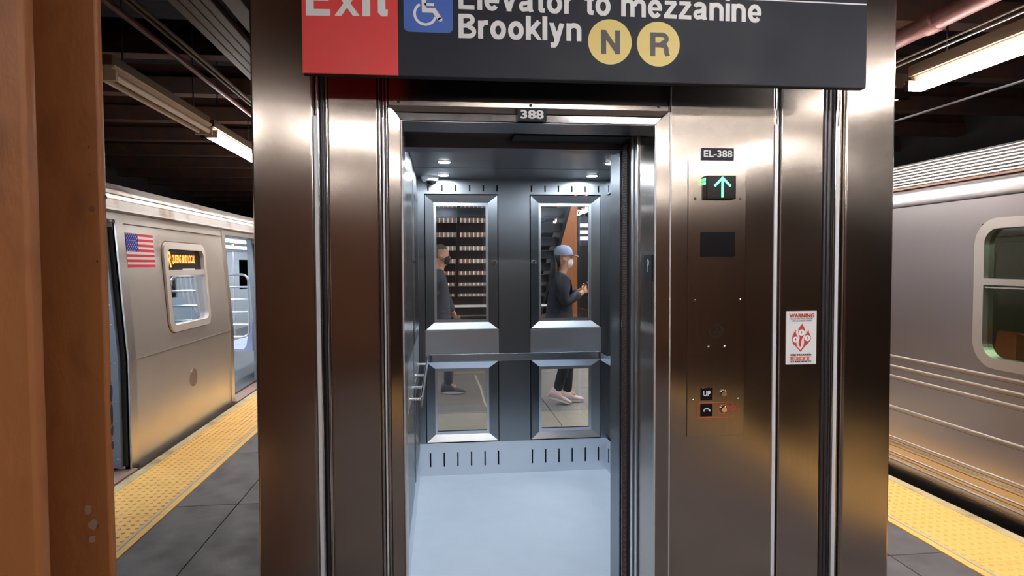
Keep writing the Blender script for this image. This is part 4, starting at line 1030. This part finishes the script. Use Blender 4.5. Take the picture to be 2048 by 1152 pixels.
# ================================================================ PEOPLE
skin_m = mat('skin', (.62, .33, .22), .5)
navy = mat('navy_jacket', (.018, .02, .034), .8); blk = mat('black_trousers', (.01, .01, .014), .8)
greyj = mat('slate_jacket', (.055, .065, .085), .8); jeans = mat('dark_jeans', (.03, .04, .07), .8)
cap_m = mat('light_blue_cap', (.30, .36, .52), .7); shoe_p = mat('pale_pink_shoe', (.75, .58, .58), .5); shoe_d = mat('dark_shoe', (.06, .07, .09), .5)
hair_m = mat('black_hair', (.012, .010, .010), .5); mask_m = mat('white_mask', (.75, .77, .80), .7); maskb = mat('black_mask', (.02, .02, .022), .7)
sole_m = mat('white_sole', (.75, .75, .74), .5); redm = mat('red_accent', (.6, .08, .05), .5)
def skin(name, V, E_, mt_, par, root=0, sub=2):
    """V: (x,y,z,rx[,ry]) in the person's own frame"""
    me = bpy.data.meshes.new(name); me.from_pydata([v[:3] for v in V], E_, [])
    bm = bmesh.new(); bm.from_mesh(me); ly = bm.verts.layers.skin.verify(); bm.verts.ensure_lookup_table()
    for i, v in enumerate(V):
        bm.verts[i][ly].radius = (v[3], v[4] if len(v) > 4 else v[3]); bm.verts[i][ly].use_root = (i == root)
    bm.to_mesh(me); bm.free()
    o = bpy.data.objects.new(name, me); C.objects.link(o)
    o.modifiers.new('s', 'SKIN').use_smooth_shade = True
    ss = o.modifiers.new('u', 'SUBSURF'); ss.levels = sub; ss.render_levels = sub
    dg = bpy.context.evaluated_depsgraph_get(); dg.update(); m2 = bpy.data.meshes.new_from_object(o.evaluated_get(dg)); bpy.data.objects.remove(o)
    m2.materials.clear(); m2.materials.append(mt_)
    for p in m2.polygons: p.use_smooth = True; p.material_index = 0
    o = bpy.data.objects.new(name, m2); C.objects.link(o); o.parent = par; return o
def loc_build(b, name, mt_, par):
    o = b.build(name, mt_, None, org=(0, 0, 0), smooth=True); o.parent = par; return o
def ellip(b, c, r, t0=0, t1=PI, p0=0, p1=2*PI, nt=12, np_=20):
    """(part of an) ellipsoid; t from the top, p around, 0 = forward"""
    vs = []; full = abs(p1-p0-2*PI) < 1e-6
    for i in range(nt+1):
        t = t0+(t1-t0)*i/nt
        for j in range(np_+(0 if full else 1)):
            p = p0+(p1-p0)*j/np_; vs.append((c[0]+r[0]*math.sin(t)*math.cos(p), c[1]+r[1]*math.sin(t)*math.sin(p), c[2]+r[2]*math.cos(t)))
    n_ = np_ if full else np_+1; fs = []
    for i in range(nt):
        for j in range(np_): fs.append((i*n_+j, i*n_+(j+1) % n_, (i+1)*n_+(j+1) % n_, (i+1)*n_+j))
    return b.add(vs, fs)
HC, HR = (.048, 0, 1.632), (.098, .079, .125)
def hand(V, E_, wrist, w, d, side_):
    """adds a palm and five curled fingers after vertex `wrist` at position w, pointing along d"""
    w = Vector(w); d = Vector(d).normalized(); lat = Vector((0, 0, 1)) if abs(d.z) < .7 else Vector((1, 0, 0)); lat = (lat-d*lat.dot(d)).normalized()
    cur = d.cross(lat)*side_
    p = w+d*.055; V.append((*p, .030, .016)); ip = len(V)-1; E_.append((wrist, ip))
    for k, ln in enumerate((.068, .078, .073, .058)):
        a = p+lat*(.030-.020*k)+d*.018; b_ = a+d*ln*.45+cur*.012; c_ = b_+d*ln*.25+cur*.030
        i = len(V); V += [(*a, .010), (*b_, .0085), (*c_, .007)]; E_ += [(ip, i), (i, i+1), (i+1, i+2)]
    a = w+d*.03+lat*.030+cur*.008; b_ = a+d*.03+lat*.012+cur*.02; c_ = b_+d*.025+cur*.012
    i = len(V); V += [(*a, .012), (*b_, .010), (*c_, .008)]; E_ += [(ip, i), (i, i+1), (i+1, i+2)]
def person(label, loc, rot, P, jacket, trous, shoe, sc_=1.0):
    t = bpy.data.objects.new('person', None); C.objects.link(t); t.location = loc; t.rotation_euler = (0, 0, rot); t.scale = (sc_,)*3
    ORG[t.name] = Vector(loc); t['label'] = label; t['category'] = 'person'
    L_, R_ = P['armL'], P['armR']; lL, lR = P['legL'], P['legR']
    # one continuous body
    V = [(0, 0, .95, .10, .085), (0, 0, 1.14, .10, .08), (.015, 0, 1.32, .12, .09), (.02, 0, 1.44, .075, .06), (.035, 0, 1.50, .052), (.05, 0, 1.575, .078, .088), (.055, 0, 1.655, .082, .095), (.045, 0, 1.70, .055, .065)]
    E_ = [(0, 1), (1, 2), (2, 3), (3, 4), (4, 5), (5, 6), (6, 7)]
    for arm, sd in ((L_, 1), (R_, -1)):
        i = len(V); V += [(.01, sd*.12, 1.37, .04), (*arm[0], .042), (*arm[1], .028)]; E_ += [(2, i), (i, i+1), (i+1, i+2)]
        d = Vector(arm[1])-Vector(arm[0]); hand(V, E_, i+2, arm[1], arm[2] if len(arm) > 2 else d, sd)
    for leg, sd in ((lL, 1), (lR, -1)):
        i = len(V); V += [(0, sd*.08, .88, .070), (*leg[0], .050), (*leg[1], .036), (leg[1][0]+leg[2][0]*.10, leg[1][1], leg[1][2]-.035+leg[2][1]*.10, .035)]; E_ += [(0, i), (i, i+1), (i+1, i+2), (i+2, i+3)]
    body = skin('body', V, E_, skin_m, t)
    # skull joined to the same body surface; nose, ears, eyes
    hb = B(); ellip(hb, HC, HR); ellip(hb, (.085, 0, 1.575), (.055, .056, .065)); ho = hb.build('h', skin_m, None, org=(0, 0, 0), smooth=True)
    bm = bmesh.new(); bm.from_mesh(body.data); bm.from_mesh(ho.data); bm.to_mesh(body.data); bm.free(); bpy.data.objects.remove(ho)
    fb = B(); fb.dome((.138, 0, 1.612), .015, .024, (1, 0, -.2), 8); fb.dome((.045, .076, 1.62), .026, .014, (0, 1, 0), 8); fb.dome((.045, -.076, 1.62), .026, .014, (0, -1, 0), 8)
    loc_build(fb, 'nose_and_ears', skin_m, body)
    for sd in (-1, 1): loc_build(B().dome((.136, sd*.030, 1.642), .011, .006, (1, 0, 0), 8), 'eye', hair_m, body)
    loc_build(B().tube([(.134, -.02, 1.570), (.139, 0, 1.568), (.134, .02, 1.570)], .004, 6), 'mouth', redm, body)
    # jacket
    V = [(0, 0, .76, .175, .14), (0, 0, .92, .175, .14), (0, 0, 1.12, .16, .13), (.01, 0, 1.34, .175, .135), (.02, 0, 1.475, .088, .085)]
    E_ = [(0, 1), (1, 2), (2, 3), (3, 4)]
    for arm, sd in ((L_, 1), (R_, -1)):
        i = len(V); a, b_ = Vector(arm[0]), Vector(arm[1]); w_ = a+(b_-a)*.92
        V += [(.01, sd*.155, 1.385, .092), (*a, .064), (*w_, .048)]; E_ += [(3, i), (i, i+1), (i+1, i+2)]
    jk = skin('jacket', V, E_, jacket, t)
    V = [(0, 0, 1.06, .145, .115), (0, 0, .95, .15, .12)]; E_ = [(0, 1)]
    for leg, sd in ((lL, 1), (lR, -1)):
        i = len(V); V += [(0, sd*.085, .86, .10), (*leg[0], .070), (leg[1][0], leg[1][1], leg[1][2]-.01, .056)]; E_ += [(1, i), (i, i+1), (i+1, i+2)]
    skin('trousers', V, E_, trous, t)
    for leg, sd in ((lL, 1), (lR, -1)):
        ax_, ay, az = leg[1]; dx, dz = leg[2]
        nx, nz = -dz, dx
        q = lambda u, v: (ax_+u*dx+v*nx, az+u*dz+v*nz)
        b = B(); n2 = 14; rg = []
        for (u, w2, tp) in ((-.088, .012, -.05), (-.082, .030, .0), (-.06, .040, .030), (-.02, .044, .040), (.03, .044, .022), (.07, .047, -.018), (.12, .048, -.038), (.165, .040, -.050), (.19, .026, -.062), (.20, .008, -.072)):
            bt_ = -.086; cv = (tp+bt_)/2; hv = (tp-bt_)/2
            for i in range(n2):
                a = 2*PI*i/n2; ca, sa = math.cos(a), math.sin(a); ca = math.copysign(abs(ca)**.8, ca)
                x_, z_ = q(u, cv+hv*sa); rg.append((x_, ay+w2*ca, z_))
        fs = [(k*n2+i, k*n2+(i+1) % n2, (k+1)*n2+(i+1) % n2, (k+1)*n2+i) for k in range(9) for i in range(n2)]+[tuple(range(n2)), tuple(range(9*n2, 10*n2))]
        b.add(rg, fs); sh = loc_build(b, 'shoe', shoe, t)
        b = B(); n_ = 14; top = []; 
        for i in range(n_):
            a = 2*PI*i/n_; u = .06+.135*math.cos(a); w2 = .042*math.sin(a)*(1+.15*math.cos(a)); top.append((u, w2))
        v_ = []
        for vv in (-.072, -.096):
            for (u, w2) in top: x_, z_ = q(u, vv); v_.append((x_, ay+w2, z_))
        b.add(v_, [tuple(range(n_)), tuple(range(n_, 2*n_))[::-1]]+[(i, (i+1) % n_, n_+(i+1) % n_, n_+i) for i in range(n_)])
        o = loc_build(b, 'sole', sole_m, sh)
    return t, body
# woman with the pale blue cap, walking to the right and looking at her phone
tw_, bd = person('woman in navy jacket and pale blue cap walking right while holding a phone', (1.33, 7.2, 0), 0,
    dict(armL=((.05, .21, 1.15), (.26, .08, 1.27)), armR=((.02, -.20, 1.14), (.24, -.07, 1.25)),
         legL=((.12, .08, .50), (.10, .06, .105), (1, .0)), legR=((.06, -.08, .49), (-.04, -.06, .15), (.95, -.31))), navy, blk, shoe_p, 1.02)
cp_ = B(); n_ = 24
prf = [(.106, 1.665), (.108, 1.69), (.101, 1.725), (.080, 1.757), (.05, 1.775), (.004, 1.782)]
cp_.tube([(.045, 0, z) for r_, z in prf], [r_ for r_, z in prf], n_)
br = []
for i in range(13):
    a = -PI/2+PI*i/12; br.append((.11+.11*math.cos(a)*1.0, .085*math.sin(a)))
cp_.add([(x, y, 1.672-.2*(x-.11)) for x, y in br]+[(x, y, 1.680-.2*(x-.11)) for x, y in br], [tuple(range(13))[::-1], tuple(range(13, 26))]+[(i, i+1, 14+i, 13+i) for i in range(12)]+[(12, 0, 13, 25)])
loc_build(cp_, 'cap', cap_m, tw_)
hb = B(); ellip(hb, (.03, 0, 1.64), (.100, .088, .125), .9, 2.6, .62*PI, 1.38*PI, 10, 14); ellip(hb, (-.055, 0, 1.50), (.05, .075, .17)); loc_build(hb, 'hair', hair_m, tw_)
mb_ = B(); ellip(mb_, (.078, 0, 1.588), (.082, .070, .075), .8, 2.7, -1.45, 1.45, 8, 12); loc_build(mb_, 'mask', mask_m, tw_)
ph = thing('phone', 'pale smartphone held by the woman in the blue cap', 'phone', (1.33+.36, 7.2-.02, 1.33))
b = B(); b.bbox(-.005, .005, -.037, .037, -.072, .072, c=.003); o = b.build('case', white_paint, None, org=(0, 0, 0)); o.parent = ph
b = B().box(-.0062, -.0052, -.033, .033, -.066, .066); o = b.build('screen', blackgloss, None, org=(0, 0, 0)); o.parent = ph
ph.rotation_euler = (0, -.5, 0)
# man walking right behind the left window
tm_, bd = person('man in slate jacket and dark mask walking right beyond the left cab window', (-.06, 8.0, 0), 0,
    dict(armL=((.10, .22, 1.12), (.20, .20, .92)), armR=((-.10, -.22, 1.12), (-.06, -.22, .88)),
         legL=((-.02, .09, .49), (-.25, .08, .17), (.85, -.53)), legR=((.14, -.09, .50), (.12, -.09, .105), (1, .0))), greyj, jeans, shoe_d, 1.05)
hb = B(); ellip(hb, (.040, 0, 1.640), (.100, .083, .128), 0, 1.05); ellip(hb, (.040, 0, 1.640), (.100, .083, .125), .9, 1.9, .6*PI, 1.4*PI, 8, 12); loc_build(hb, 'hair', mat('grey_hair', (.12, .10, .09), .7), tm_)
mb_ = B(); ellip(mb_, (.078, 0, 1.588), (.082, .070, .075), .8, 2.7, -1.45, 1.45, 8, 12)
for z in (1.60, 1.565): mb_.tube([(.085, -.072, z-.005), (.045, -.083, 1.62 if z > 1.59 else 1.59)], .0025, 5)
loc_build(mb_, 'mask', maskb, tm_)
